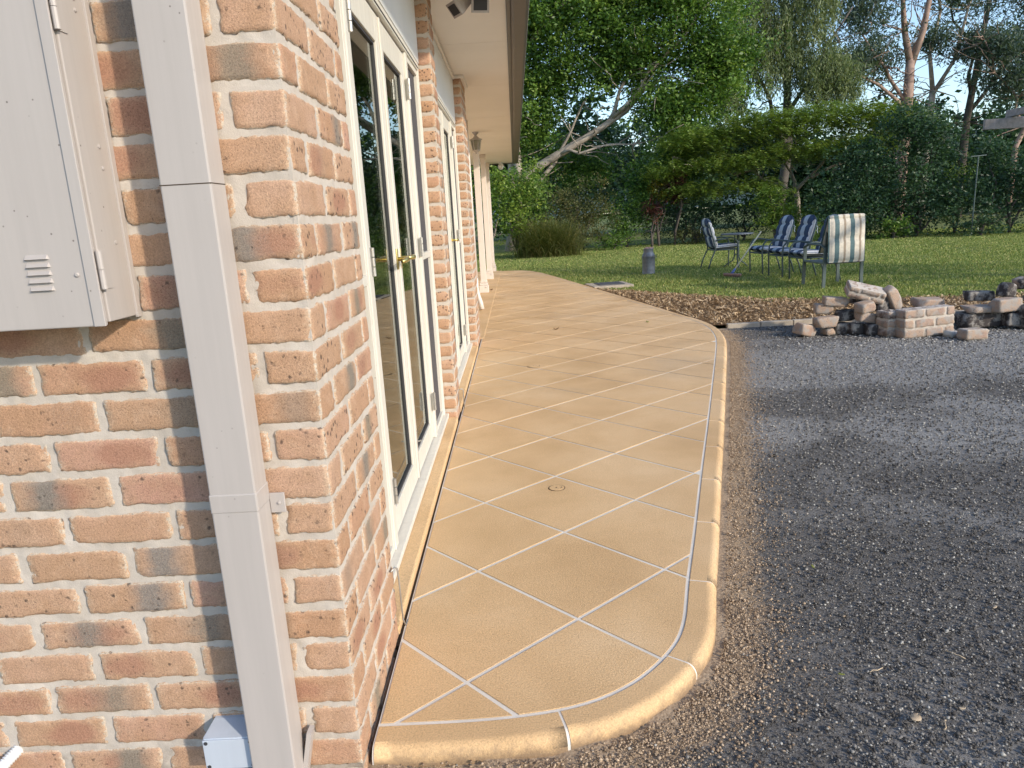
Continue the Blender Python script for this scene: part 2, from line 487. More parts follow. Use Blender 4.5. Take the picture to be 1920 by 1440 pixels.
def brick_data(dx, dy, dz, seed, cell=0.011, rad=0.012, amp=1.0):
    n = [max(2, int(round(d / cell))) for d in (dx, dy, dz)]
    k = tuple(n)
    if k not in _grids: _grids[k] = cube_grid(*n)
    U, F = _grids[k]
    hf = np.array([dx, dy, dz]) / 2
    # pull the outermost rows in so that the arris is finely cut
    P = np.sign(U) * (np.abs(U) ** 0.85) * hf
    off = Vector((seed * 3.7, seed * 1.9, -seed * 2.3))
    rr = np.array([rad * (0.55 + 0.9 * max(0.0, 0.5 + noise.noise(Vector(p) * 22 + off))) for p in P])
    inner = np.clip(P, -(hf - rr[:, None]), hf - rr[:, None])
    d = P - inner
    L = np.linalg.norm(d, axis=1)
    nz = L > 1e-7
    Q = P.copy()
    Q[nz] = inner[nz] + d[nz] / L[nz, None] * rr[nz, None]
    edge = np.maximum(0, (np.sort(np.abs(P) / hf, axis=1)[:, 1]))
    for i, p in enumerate(Q):
        v = Vector(p)
        f = noise.noise(v * 55 + off) * 0.0011 + noise.noise(v * 150 + off * 2) * 0.0006
        if edge[i] > 0.86: f += (noise.noise(v * 120 - off) - 0.25) * 0.0034 + min(0, noise.noise(v * 34 + off * 3) + 0.2) * 0.011
        Q[i] += np.array(d[i] / L[i] if nz[i] else np.sign(P[i]) * (np.abs(P[i]) >= hf - 1e-5)) * f * amp
    # local coordinates: u along the long side, v up
    la = 0 if dx >= dy else 1
    luv = np.stack([Q[:, la] / hf[la], Q[:, 2] / hf[2], Q[:, 1 - la] / hf[1 - la]], 1)
    return Q, F, np.concatenate([luv, edge[:, None]], 1)
_bn = [0]
def add_brick(x0, x1, y0, y1, z0, z1, parent, cell=0.011, rad=0.012, sink=None):
    _bn[0] += 1
    s = _bn[0]
    r = random.Random(s * 17 + 3)
    j = 0.0022
    x0 += r.uniform(-j, j) if x0 < -0.001 else 0; y1 += r.uniform(-j, j)
    z0 += r.uniform(-j, j); z1 += r.uniform(-j, j)
    Q, F, luv = brick_data(x1 - x0, y1 - y0, z1 - z0, s, cell, rad)
    tw = Matrix.Rotation(r.uniform(-0.008, 0.008), 3, 'Y')
    Q = Q @ np.array(tw).T
    c = ((x0 + x1) / 2 + r.uniform(-.001, .001), (y0 + y1) / 2 + r.uniform(-.001, .001), (z0 + z1) / 2)
    return Q, F, luv, c, r.random()
def brick_obj(args, parent):
    Q, F, luv, c, bid = args
    me = np_mesh('brick', Q, F, {'luv': luv[:, :3], 'edg': luv[:, 3], 'bid': np.full(len(Q), bid)})
    o = link('brick', me, 'brick', parent, True)
    o.location = c
    return o
def brick_stuff(items, name, parent, mat='brick'):
    V = []; F = []; L = []; B = []
    k = 0
    for Q, f, luv, c, bid in items:
        V.append(Q + np.array(c)); F.append(f + k); L.append(luv); B.append(np.full(len(Q), bid)); k += len(Q)
    me = np_mesh(name, np.concatenate(V), np.concatenate(F), {'luv': np.concatenate(L)[:, :3], 'edg': np.concatenate(L)[:, 3], 'bid': np.concatenate(B)})
    o = link(name, me, mat, parent, True)
    o['kind'] = 'stuff'
    return o

# ------------------------------------------------------------------ the ground
PATIO = [(0.012, 0.03), (0.30, 0.03), (0.485, 0.052), (0.60, 0.086), (0.68, 0.126), (0.765, 0.185), (0.838, 0.258), (0.90, 0.335), (0.949, 0.416), (0.99, 0.52), (1.022, 0.634), (1.06, 0.775),
         (1.155, 1.083), (1.36, 1.785), (1.65, 2.75), (2.0, 3.94), (2.315, 5.015), (2.44, 5.48), (2.505, 5.84), (2.54, 6.15), (2.54, 6.48), (2.50, 6.85), (2.41, 7.25), (2.16, 8.75), (1.68, 11.5), (1.16, 14.4), (0.95, 15.4), (0.70, 16.1), (0.45, 16.36), (0.012, 16.42)]
def resample(poly, step):
    out = []
    for (a, b) in zip(poly[:-1], poly[1:]):
        a = np.array(a); b = np.array(b)
        n = max(1, int(np.linalg.norm(b - a) / step))
        for i in range(n): out.append(tuple(a + (b - a) * i / n))
    out.append(tuple(poly[-1]))
    return out
def chaikin(p, k=2):
    for _ in range(k):
        q = [p[0]]
        for a, b in zip(p[:-1], p[1:]):
            q.append((a[0] * .75 + b[0] * .25, a[1] * .75 + b[1] * .25)); q.append((a[0] * .25 + b[0] * .75, a[1] * .25 + b[1] * .75))
        q.append(p[-1]); p = q
    return p
OUT = np.array(resample(chaikin(PATIO), 0.05))
def offset_in(P, d):
    T = np.gradient(P, axis=0)
    T /= np.linalg.norm(T, axis=1)[:, None] + 1e-9
    N = np.stack([-T[:, 1], T[:, 0]], 1)     # curve runs out from the house and back: inside is on the left
    return P + N * d
def dist_to(P, X, Y):
    D = np.full(X.shape, 1e9)
    for q in P[::2]:
        D = np.minimum(D, (X - q[0]) ** 2 + (Y - q[1]) ** 2)
    return np.sqrt(D)

def sheet(name, x0, x1, y0, y1, step, z, amp, mat, kind='structure', extra=None):
    xs = np.arange(x0, x1 + 1e-6, step); ys = np.arange(y0, y1 + 1e-6, step)
    X, Y = np.meshgrid(xs, ys)
    Z = np.full(X.shape, z, float)
    if amp > 0:
        for k, (fx, a) in enumerate(((1.3, 1.0), (3.1, .5), (9.0, .25))):
            ph = rng.uniform(0, 6, 4)
            Z += amp * a * 0.5 * (np.sin(X * fx + ph[0] + np.sin(Y * fx * .7 + ph[1])) * np.sin(Y * fx * 1.1 + ph[2] + np.sin(X * fx * .6 + ph[3])))
    att = extra(X, Y) if extra else {}
    if '_dz' in att: Z += att.pop('_dz')
    V = np.stack([X.ravel(), Y.ravel(), Z.ravel()], 1)
    nx = len(xs); ny = len(ys)
    i = np.arange(ny - 1)[:, None] * nx + np.arange(nx - 1)[None]
    F = np.stack([i, i + 1, i + nx + 1, i + nx], -1).reshape(-1, 4)
    me = np_mesh(name, V, F, {k: v.ravel() for k, v in att.items()})
    o = link(name, me, mat, None, True)
    tag(o, kind=kind)
    return o

def ground_mats():
    t = NT('gravel_ground')
    p = t.pos()
    n = t.noise(160, 4, 0.75, p)
    c = t.ramp(n, [(0.3, (0.05, 0.046, 0.043)), (0.5, (0.135, 0.126, 0.117)), (0.62, (0.20, 0.195, 0.19)), (0.75, (0.38, 0.37, 0.35))])
    dust = t.ramp(t.math('ADD', t.noise(1.1, 5, 0.6, p, 0.5), t.math('MULTIPLY', t.attr('ash').outputs['Fac'], 0.42)), [(0.52, 0.0), (0.72, 0.75)])
    c = t.mix(t.math('MULTIPLY', dust, t.ramp(t.noise(90, 4, 0.8, p), [(0.35, 0.15), (0.6, 1.0)])), c, (0.40, 0.39, 0.375))
    s = t.math('ADD', t.attr('sand').outputs['Fac'], t.math('MULTIPLY', t.math('SUBTRACT', t.noise(11, 6, 0.75, p), 0.5), 0.9))
    sm = t.ramp(s, [(0.42, 0.0), (0.75, 1.0)])
    sand = t.ramp(t.noise(130, 4, 0.7, p), [(0.3, (0.26, 0.19, 0.13)), (0.7, (0.50, 0.385, 0.27))])
    c = t.mix(sm, c, sand)
    v = t.n('ShaderNodeTexVoronoi', i_Scale=95.0); t.l(p, v.inputs['Vector'])
    h = t.math('ADD', t.math('MULTIPLY', v.outputs['Distance'], -0.8), n)
    M['gravel'] = t.done(c, 0.93, t.bump(h, 0.6, 0.005), 0, 0.08)
    t = NT('lawn_soil')
    p = t.pos()
    c = t.ramp(t.noise(2.0, 6, 0.65, p), [(0.3, (0.11, 0.14, 0.045)), (0.5, (0.155, 0.18, 0.065)), (0.7, (0.22, 0.215, 0.095))])
    c = t.mix(t.ramp(t.noise(24, 4, 0.7, p), [(0.55, 0.0), (0.75, 0.6)]), c, (0.13, 0.12, 0.05))
    M['lawn'] = t.done(c, 0.95, t.bump(t.noise(40, 5, 0.75, p), 0.8, 0.03), 0, 0.1)
    t = NT('mulch_ground')
    p = t.pos()
    c = t.ramp(t.noise(45, 5, 0.7, p), [(0.3, (0.07, 0.042, 0.024)), (0.55, (0.22, 0.135, 0.07)), (0.72, (0.38, 0.25, 0.14))])
    M['mulch'] = t.done(c, 0.95, t.bump(t.noise(60, 4, 0.7, p), 0.9, 0.02), 0, 0.1)
ground_mats()

g = sheet('ground', -900, 900, -700, 1100, 100, -0.16, 0, 'lawn')
def ash_at(X, Y):
    return np.exp(-((Y - 4.25 - 0.12 * (X - 2)) / 0.7) ** 2) * np.clip((X - 1.7) / .4, 0, 1) * 1.5 + 0.5 * np.exp(-((Y - 2.6) / 0.5) ** 2)
def gravel_extra(X, Y):
    D = dist_to(OUT, X, Y)
    s = np.clip(1.1 - (D - 0.02) / 0.24, 0, 1.05)
    a = ash_at(X, Y)
    return {'sand': s, 'ash': a, '_dz': 0.022 * np.exp(-D / 0.05) * (0.5 + 0.5 * np.sin(X * 23 + Y * 17)) - 0.004}
sheet('gravel_drive', -3.5, 14, -6, 6.38, 0.04, -0.05, 0.0025, 'gravel', extra=gravel_extra)
MULCH_EDGE = [(0.9, 14.6), (1.6, 11.9), (1.9, 11.0), (2.45, 10.3), (3.09, 9.45), (3.9, 8.5), (4.8, 8.1), (6.0, 7.75), (9, 7.5), (14, 7.4)]
def mulch_y(x): return np.interp(x, [p[0] for p in MULCH_EDGE], [p[1] for p in MULCH_EDGE])
def mulch_extra(X, Y):
    d = mulch_y(X) - Y
    return {'_dz': 0.025 * np.clip(d / 0.5, -1.5, 1)}
sheet('mulch_bed', 0.9, 14, 6.40, 12.0, 0.1, -0.05, 0.03, 'mulch', extra=mulch_extra)
sheet('lawn', -9, 46, 6.3, 44, 0.35, -0.062, 0.03, 'lawn')

# ------------------------------------------------------------------ the patio: grout bed, tiles, border tiles
bed = MB().poly([tuple(p) for p in offset_in(OUT, 0.080)], -0.14, -0.003).build('patio', 'grout')
tag(bed, kind='structure')
INN = offset_in(OUT, 0.102)
ok = INN[:, 0] > 0.016
INN = INN[ok]
POLY = [(0.018, INN[0][1])] + [tuple(p) for p in INN] + [(0.018, INN[-1][1])]
def clip(poly, a, b, c):      # keep a*x+b*y<=c
    out = []
    for i in range(len(poly)):
        p, q = poly[i], poly[(i + 1) % len(poly)]
        dp = a * p[0] + b * p[1] - c; dq = a * q[0] + b * q[1] - c
        if dp <= 0: out.append(p)
        if (dp < 0) != (dq < 0) and abs(dp - dq) > 1e-12:
            t = dp / (dp - dq); out.append((p[0] + (q[0] - p[0]) * t, p[1] + (q[1] - p[1]) * t))
    return out
P0 = np.array((0.232, 0.284)); VA = np.array((0.3365, 0.2975)); VB = np.array((-0.3365, 0.3525))
def unit(n): return n / np.linalg.norm(n)
NA = unit(np.array((-VA[1], VA[0]))); NB = unit(np.array((VB[1], -VB[0])))
g2 = 0.0062
tid = 0
for m in range(-3, 40):
    for n in range(-3, 40):
        o = P0 + m * VA + n * VB
        if o[1] > 17 or o[1] < -1.2 or o[0] < -1 or o[0] > 3.2: continue
        poly = POLY
        # between the two lines along VA through o and o+VB, and along VB through o and o+VA
        poly = clip(poly, -NA[0], -NA[1], -(NA @ o) - g2)
        if len(poly) > 2: poly = clip(poly, NA[0], NA[1], NA @ (o + VB) - g2)
        if len(poly) > 2: poly = clip(poly, -NB[0], -NB[1], -(NB @ o) - g2)
        if len(poly) > 2: poly = clip(poly, NB[0], NB[1], NB @ (o + VA) - g2)
        if len(poly) < 3: continue
        q = []
        for p in poly:
            if not q or math.hypot(p[0] - q[-1][0], p[1] - q[-1][1]) > 0.004: q.append(p)
        if len(q) > 3 and math.hypot(q[0][0] - q[-1][0], q[0][1] - q[-1][1]) < 0.004: q.pop()
        ar = 0.5 * abs(sum(q[i][0] * q[(i + 1) % len(q)][1] - q[(i + 1) % len(q)][0] * q[i][1] for i in range(len(q))))
        if len(q) < 3 or ar < 0.0015: continue
        # a worn arris: the top is drawn in by 2 mm
        c = (sum(p[0] for p in q) / len(q), sum(p[1] for p in q) / len(q))
        k = len(q)
        zt = 0.0 + random.uniform(-0.0006, 0.0006)
        v = [(p[0] + (c[0] - p[0]) * 0.006, p[1] + (c[1] - p[1]) * 0.006, zt) for p in q] + [(p[0], p[1], -0.0018) for p in q]
        f = [tuple(range(k))] + [(i, i + k, (i + 1) % k + k, (i + 1) % k) for i in range(k)]
        mb = MB().add(v, f)
        mb.build('tile', 'tan', bed)
        tid += 1
# border: rounded nosing cut by cross joints
T = np.gradient(OUT, axis=0); T /= np.linalg.norm(T, axis=1)[:, None]
NIN = np.stack([-T[:, 1], T[:, 0]], 1)
cum = np.r_[0, np.cumsum(np.linalg.norm(np.diff(OUT, axis=0), axis=1))]
prof = [(0.0905, -0.0018), (0.0885, -0.0001), (0.033, 0.0)] + [(0.03 * (1 - math.sin(q)), -0.034 * (1 - math.cos(q))) for q in np.linspace(0.12, math.pi / 2, 9)] + [(0.0, -0.15)]
# the same nosing a little lower carries the joints
gv = []; gf = []
gp_ = [(d + 0.0016, z - 0.0016) for d, z in prof[1:]]
for i in range(len(OUT)):
    for d, z in gp_: gv.append((OUT[i, 0] + NIN[i, 0] * d, OUT[i, 1] + NIN[i, 1] * d, z))
for i in range(len(OUT) - 1):
    for j in range(len(gp_) - 1):
        gf.append((i * len(gp_) + j, i * len(gp_) + j + 1, (i + 1) * len(gp_) + j + 1, (i + 1) * len(gp_) + j))
MB().add(gv, gf).build('kerb_bed', 'grout', bed)
# joint positions along the kerb (0.52 m apart after the first)
cuts = [0.0, 0.49, 0.955]
while cuts[-1] < cum[-1] - 0.3: cuts.append(cuts[-1] + 0.497)
cuts[-1] = cum[-1]
for a, b in zip(cuts[:-1], cuts[1:]):
    a2, b2 = a + 0.0042, b - 0.0042
    ss = np.linspace(a2, b2, max(3, int((b2 - a2) / 0.045) + 1))
    px = np.interp(ss, cum, OUT[:, 0]); py = np.interp(ss, cum, OUT[:, 1])
    nx = np.interp(ss, cum, NIN[:, 0]); ny = np.interp(ss, cum, NIN[:, 1])
    v = []; f = []
    for i in range(len(ss)):
        for d, z in prof:
            v.append((px[i] + nx[i] * d, py[i] + ny[i] * d, z))
    k = len(prof)
    for i in range(len(ss) - 1):
        for j in range(k - 1):
            f.append((i * k + j, i * k + j + 1, (i + 1) * k + j + 1, (i + 1) * k + j))
    f.append(tuple(range(k))); f.append(tuple(range((len(ss) - 1) * k + k - 1, (len(ss) - 1) * k - 1, -1)))
    bt = MB().add(v, f).build('border_tile', 'tan', bed)
    bt.data.polygons.foreach_set('use_smooth', [1 if 2 <= (q % (k - 1)) < k - 2 and q < len(f) - 2 else 0 for q in range(len(f))])

# verandah floor and expansion joint
vf = MB().box(-2.3, 0.035, 6.24, 16.5, -0.14, 0.004, bev=0.008).build('verandah_floor', 'tan')
tag(vf, kind='structure')
jf = MB().box(-0.02, 0.02, 0.5, 16.4, -0.14, -0.012).build('expansion_joint', 'gap', bed)

# two small inspection caps let into the paving
for (x, y, r, lab) in ((0.565, 1.72, 0.036, 'small round cap flush in a tan patio tile with two key holes'), (0.53, 4.60, 0.05, 'small round cap in the patio tile boxed by pale lines')):
    e = empty('floor_drain', (x, y, 0))
    tag(e, lab, 'drain', 'small drains in the patio')
    MB().lathe([(r, 0.0005), (r, 0.0022), (r - 0.004, 0.0028), (0.004, 0.0028)], n=28).build('disc', 'tan', e)
    MB().lathe([(r + 0.004, 0.0004), (r + 0.004, 0.0012), (r + 0.0005, 0.0012), (r + 0.0005, 0.0004)], n=28).build('rim', 'gap', e)
    for s in (-1, 1): MB().lathe([(0.004, 0.0028), (0.004, 0.0036), (0.001, 0.0036)], (s * 0.012 + 0.01, 0, 0), 10).build('key_hole', 'gap', e)

# ------------------------------------------------------------------ the house
house = empty('brick_house', (0, 0, 0))
tag(house, 'tan brick house with glazed double doors and a wide cream soffit beside the patio', 'house')
COURSE = 0.086; BZ = 0.0755; Z0 = 0.07 + 0.00525
near = []; rest = []
def row_span(k): return Z0 + COURSE * k, Z0 + COURSE * k + BZ
KTOP = 29
H = 0.1115; S = 0.2295; J = 0.0115
front = empty('front_wall', parent=house)
pier1 = front
def put(x0, x1, y0, y1, k, parent, cell, rad, own):
    z0, z1 = row_span(k)
    z1 = min(z1, 2.565)
    a = add_brick(x0, x1, y0, y1, z0, z1, parent, cell, rad)
    if own: brick_obj(a, parent)
    else: rest.append(a)
for k in range(-2, KTOP):
    vis = k <= 19
    cell = 0.0085 if vis else 0.03
    A = k % 2 != 0
    # corner brick, shared by the two faces
    if A: put(-S, 0, 0, H, k, front, cell, 0.0095, vis)
    else: put(-H, 0, 0, S, k, front, cell, 0.0095, vis)
    # front face running to the left
    x = -(S if A else H) - J
    while x > -2.4:
        own = vis and x > -0.95 and not (k >= 12 and x < -0.40)
        put(x - S, x, 0, H, k, front, cell if own else 0.04, 0.0095, own)
        x -= S + J
    # side face of the first pier
    y = (H if A else S) + J
    put(-H, 0, y, y + S, k, front, cell, 0.0095, vis)
    y += S + J
    put(-H, 0, y, 0.556, k, front, cell, 0.0095, vis)
def mortar_slab(name, parent, x0, x1, y0, y1, z0, z1, step, axis):
    """a rough struck mortar face, axis 'y' faces -y at y0, axis 'x' faces +x at x1"""
    a0, a1 = (x0, x1) if axis == 'y' else (y0, y1)
    na = max(2, int((a1 - a0) / step)); nz_ = max(2, int((z1 - z0) / step))
    A_, Z_ = np.meshgrid(np.linspace(a0, a1, na + 1), np.linspace(z0, z1, nz_ + 1))
    D = np.array([noise.noise(Vector((a * 45, z * 45, 3.3 if axis == 'y' else 9.1))) * 0.0026 + noise.noise(Vector((a * 14, z * 14, 1.7))) * 0.0024 for a, z in zip(A_.ravel(), Z_.ravel())])
    D = D * (np.clip((-RC - A_.ravel()) / 0.02, 0, 1) if axis == 'y' else np.clip((A_.ravel() - RC) / 0.02, 0, 1))
    if axis == 'y': V = np.stack([A_.ravel(), y0 + D, Z_.ravel()], 1)
    else: V = np.stack([x1 + D, A_.ravel(), Z_.ravel()], 1)
    n = na + 1
    i = np.arange(nz_)[:, None] * n + np.arange(na)[None]
    F = np.stack([i, i + 1, i + n + 1, i + n], -1).reshape(-1, 4)
    link(name, np_mesh(name, V, F), 'mortar', parent, True)
RC = 0.0048
mortar_slab('mortar', front, -2.4, -RC, RC, RC, -0.15, 2.56, 0.008, 'y')
mortar_slab('mortar', front, -RC, -RC, RC, 0.552, -0.15, 2.56, 0.008, 'x')
MB().box(-2.4, -0.012, 0.012, 0.105, -0.2, 2.56).box(-0.10, -0.0122, 0.105, 0.551, -0.2, 2.56).box(-0.0135, -0.00485, 0.00485, 0.0135, -0.2, 2.559).build('wall_core', 'mortar', front)
# the footing the wall stands on
MB().box(-2.4, 0.004, -0.012, 0.10, -0.2, -0.135).build('footing', 'concrete', front)

def pier(y0, y1, name, cell):
    p = empty(name, parent=house)
    L = y1 - y0
    for k in range(-1, KTOP):
        A = k % 2 == 0
        if L < 0.3:
            if A: put(-0.100, 0, y0, y1, k, p, cell, 0.010, True)
            else:
                h = (L - J) / 2
                put(-0.100, 0, y0, y0 + h, k, p, cell, 0.010, True); put(-0.100, 0, y0 + h + J, y1, k, p, cell, 0.010, True)
        else:
            ys = [0, H, H + J, H + J + S, H + 2 * J + S, L] if A else [0, S, S + J, 2 * S + J, 2 * S + 2 * J, L]
            for a, b in ((0, 1), (2, 3), (4, 5)): put(-0.100, 0, y0 + ys[a], y0 + ys[b], k, p, cell, 0.010, True)
    MB().box(-0.2, -RC, y0 + RC, y1 - RC, -0.14, 2.56).build('mortar', 'mortar', p)
pier(2.99, 3.235, 'brick_pier', 0.022)
pier(5.655, 6.22, 'brick_pier', 0.03)
brick_stuff(rest, 'brick_courses', front)

# ---- door sets
XF = -0.078
def door_set(y0, y1, idx):
    yl, yr = y0 + 0.495, y1 - 0.50       # jamb centre faces
    jl = (yl - 0.028, yl + 0.03); jr = (yr - 0.03, yr + 0.028)
    fr = MB()
    fr.box(-0.17, XF, y0 + 0.002, y0 + 0.045, 0.02, 2.15, bev=0.003)
    fr.box(-0.17, XF, y1 - 0.045, y1 - 0.002, 0.02, 2.15, bev=0.003)
    fr.box(-0.17, XF - 0.001, jl[0], jl[1], 0.055, 2.107, bev=0.003).box(-0.17, XF - 0.001, jr[0], jr[1], 0.055, 2.107, bev=0.003)
    fr.box(-0.17, XF + 0.002, y0 + 0.046, y1 - 0.046, 2.108, 2.149, bev=0.003)
    dfr = fr.build('door_frame', 'white_paint', house)
    MB().box(-0.19, -0.055, y0 + 0.003, y1 - 0.003, 0.0285, 0.054, bev=0.004).build('door_sill', 'white_paint', house)
    MB().box(XF - 0.002, XF + 0.006, y0 + 0.05, y1 - 0.05, 2.118, 2.1205).build('drip_line', 'rubber', dfr)
    # fixed side lights with fly mesh
    for (a, b) in ((y0 + 0.045, jl[0]), (jr[1], y1 - 0.045)):
        sf = MB()
        w = 0.022
        sf.box(-0.115, XF - 0.006, a + 0.001, a + w, 0.056, 2.106, bev=0.002).box(-0.115, XF - 0.006, b - w, b - 0.001, 0.056, 2.106, bev=0.002)
        sf.box(-0.115, XF - 0.006, a + w, b - w, 0.056, 0.085, bev=0.002).box(-0.115, XF - 0.006, a + w, b - w, 2.078, 2.106, bev=0.002)
        s_ = sf.build('side_screen', 'white_paint', house)
        MB().box(-0.112, XF - 0.0055, a + w, b - w, 1.055, 1.092, bev=0.002).build('mid_rail', 'white_paint', s_)
        MB().box(-0.106, -0.102, a + w - 0.004, b - w + 0.004, 0.075, 2.09).build('fly_mesh', 'screen', s_)
    # two leaves
    mid = (jl[1] + jr[0]) / 2
    XL = -0.094
    for n, (a, b) in enumerate(((jl[1] + 0.004, mid - 0.003), (mid + 0.003, jr[0] - 0.004))):
        w = 0.082
        zb, zt = 0.062, 2.100
        lf = MB()
        lf.box(-0.135, XL, a, a + w, zb, zt, bev=0.003).box(-0.135, XL, b - w, b, zb, zt, bev=0.003)
        lf.box(-0.135, XL - 0.0005, a + w, b - w, zb, 0.165, bev=0.003).box(-0.135, XL - 0.0005, a + w, b - w, 1.985, zt, bev=0.003)
        d = lf.build('door_leaf', 'white_paint', house)
        bd = MB()
        for (u, v) in ((a + w, a + w + 0.010), (b - w - 0.010, b - w)): bd.box(-0.124, -0.104, u, v, 0.166, 1.984)
        for (u, v) in ((0.166, 0.176), (1.974, 1.984)): bd.box(-0.124, -0.104, a + w + 0.0105, b - w - 0.0105, u, v)
        bd.build('glazing_seal', 'rubber', d)
        MB().box(-0.117, -0.112, a + w + 0.002, b - w - 0.002, 0.168, 1.982).build('glass_pane', 'glass', d)
        # lever handle on a brass plate
        hy = (b - 0.045) if n == 0 else (a + 0.045)
        if n == 1 or idx == 0:
            hd = MB()
            hd.box(XL, XL + 0.006, hy - 0.015, hy + 0.015, 1.06, 1.15, bev=0.002)
            sg = -1 if n == 0 else 1
            hd.tube([(XL + 0.004, hy, 1.105), (XL + 0.045, hy, 1.105), (XL + 0.052, hy + sg * 0.02, 1.106), (XL + 0.05, hy + sg * 0.075, 1.104), (XL + 0.044, hy + sg * 0.125, 1.100)], [0.010, 0.009, 0.011, 0.012, 0.008], 10)
            hd.build('handle', 'brass', d, True)
        hx = jl[1] + 0.001 if n == 0 else jr[0] - 0.001
        for hz in (0.22, 1.08, 1.88):
            hg = MB()
            for q in range(3): hg.tube([(XF + 0.006, hx, hz + q * 0.034), (XF + 0.006, hx, hz + q * 0.034 + 0.031)], 0.0062, 8)
            hg.box(XF - 0.002, XF + 0.001, hx - 0.017, hx + 0.017, hz, hz + 0.1)
            hg.build('hinge', 'steel', d)
        if n == 1:
            bo = MB()
            bo.tube([(XL + 0.006, a + 0.012, 0.07), (XL + 0.006, a + 0.012, 0.30)], 0.004, 6)
            bo.box(XL, XL + 0.011, a + 0.004, a + 0.02, 0.235, 0.25)
            bo.tube([(XL + 0.008, a + 0.012, 0.245), (XL + 0.03, a + 0.016, 0.248)], 0.004, 6)
            bo.build('bolt', 'steel', d)
    # astragal over the meeting stiles
    MB().box(XL, XL + 0.008, mid - 0.012, mid + 0.014, 0.07, 2.095, bev=0.002).build('astragal', 'white_paint', dfr)
    # cladding above the doors
    pn = MB().box(-0.15, XF + 0.004, y0 + 0.001, y1 - 0.001, 2.152, 2.556).build('cladding_panel', 'panel', house)
    MB().box(XF + 0.004, XF + 0.022, y0 + 0.004, y1 - 0.004, 2.535, 2.5555, bev=0.003).build('cornice', 'soffit', pn)
    # painted slab under the doors
    MB().box(-0.2, 0.0, y0 - 0.0, y1 + 0.0, -0.13, 0.026, bev=0.006).build('threshold_slab', 'tan', house)
door_set(0.557, 2.989, 0)
door_set(3.236, 5.654, 1)

# ---- inside, seen dimly through the glass
rm = MB().add([(-4, .15, 0), (-.2, .15, 0), (-.2, 6.1, 0), (-4, 6.1, 0), (-4, .15, 2.55), (-.2, .15, 2.55), (-.2, 6.1, 2.55), (-4, 6.1, 2.55)], [(4, 5, 6, 7), (0, 1, 5, 4), (3, 2, 6, 7), (0, 3, 7, 4)])
rm.build('room_walls', 'room', house)
MB().box(-4, -0.2, .15, 6.1, -0.1, 0.01).build('room_floor', 'room_floor', house)
for (ya, yb) in ((0.60, 1.02), (2.5, 2.92), (3.3, 3.7), (5.2, 5.6)):
    cu = MB()
    n = 40
    v = []
    for z in (0.05, 2.2):
        for i in range(n + 1): v.append((-0.26 + 0.03 * math.sin(i * 1.3), ya + (yb - ya) * i / n, z))
    cu.add(v, [(i, i + 1, n + 2 + i, n + 1 + i) for i in range(n)]).build('curtain', 'curtain', house, True)

# ---- soffit sheets with cover joints, fascia, gutter, roof
ZS = 2.57
ys = [-0.5, 0.0, 2.05, 4.45, 6.24, 8.6, 11.0, 13.4, 15.1, 16.86]
for i, (a, b) in enumerate(zip(ys[:-1], ys[1:])):
    x0 = -2.4 if i == 0 else (-0.2 if b <= 6.3 else -2.3)
    MB().box(x0, 0.447, a + 0.0025, b - 0.0025, ZS, ZS + 0.008).build('soffit_sheet', 'soffit', house)
MB().box(-2.4, 0.447, -0.5, 16.86, ZS + 0.009, ZS + 0.02).build('eave_lining', 'gap', house)
for (a, b) in ((2.965, 3.26), (5.63, 6.245)):
    MB().box(-0.07, 0.03, a, b, ZS - 0.028, ZS - 0.001, bev=0.008).build('pier_moulding', 'soffit', house)
gt = MB()
for (a, b) in ((-0.52, 16.88),):
    gt.box(0.449, 0.474, a, b, ZS - 0.022, ZS + 0.20)
gt.build('fascia', 'gutter', house)
gp = [(0.476, ZS - 0.012), (0.50, ZS - 0.022), (0.575, ZS - 0.022), (0.594, ZS - 0.012), (0.602, ZS + 0.03), (0.602, ZS + 0.10), (0.588, ZS + 0.108), (0.588, ZS + 0.098), (0.594, ZS + 0.09), (0.594, ZS + 0.03), (0.585, ZS - 0.004), (0.476, ZS - 0.004)]
v = [(x, y, z) for y in (-0.55, 16.9) for x, z in gp]
k = len(gp)
MB().add(v, [tuple(range(k)), tuple(range(2 * k - 1, k - 1, -1))] + [(i, (i + 1) % k, (i + 1) % k + k, i + k) for i in range(k)]).build('gutter', 'gutter', house)
MB().add([(0.52, -0.6, ZS + 0.17), (0.52, 16.9, ZS + 0.17), (-5.5, 16.9, 5.0), (-5.5, -0.6, 5.0), (0.52, -0.6, ZS + 0.20), (0.52, 16.9, ZS + 0.20), (-5.5, 16.9, 5.03), (-5.5, -0.6, 5.03)],
         [(0, 1, 2, 3), (7, 6, 5, 4), (0, 4, 5, 1), (1, 5, 6, 2), (3, 2, 6, 7), (0, 3, 7, 4)]).build('roof', 'roof', house)
MB().box(-2.4, 0.447, -0.53, -0.502, ZS - 0.02, ZS + 0.2).build('fascia', 'gutter', house)
MB().box(-2.3, 0.447, 16.862, 16.89, ZS - 0.02, ZS + 0.25).build('fascia', 'gutter', house)
# set back wall behind the verandah
MB().box(-2.5, -2.3, 6.1, 16.5, -0.14, 2.56).box(-2.3, -0.21, 6.105, 6.2, -0.14, 2.56).build('verandah_wall', 'soffit', house)

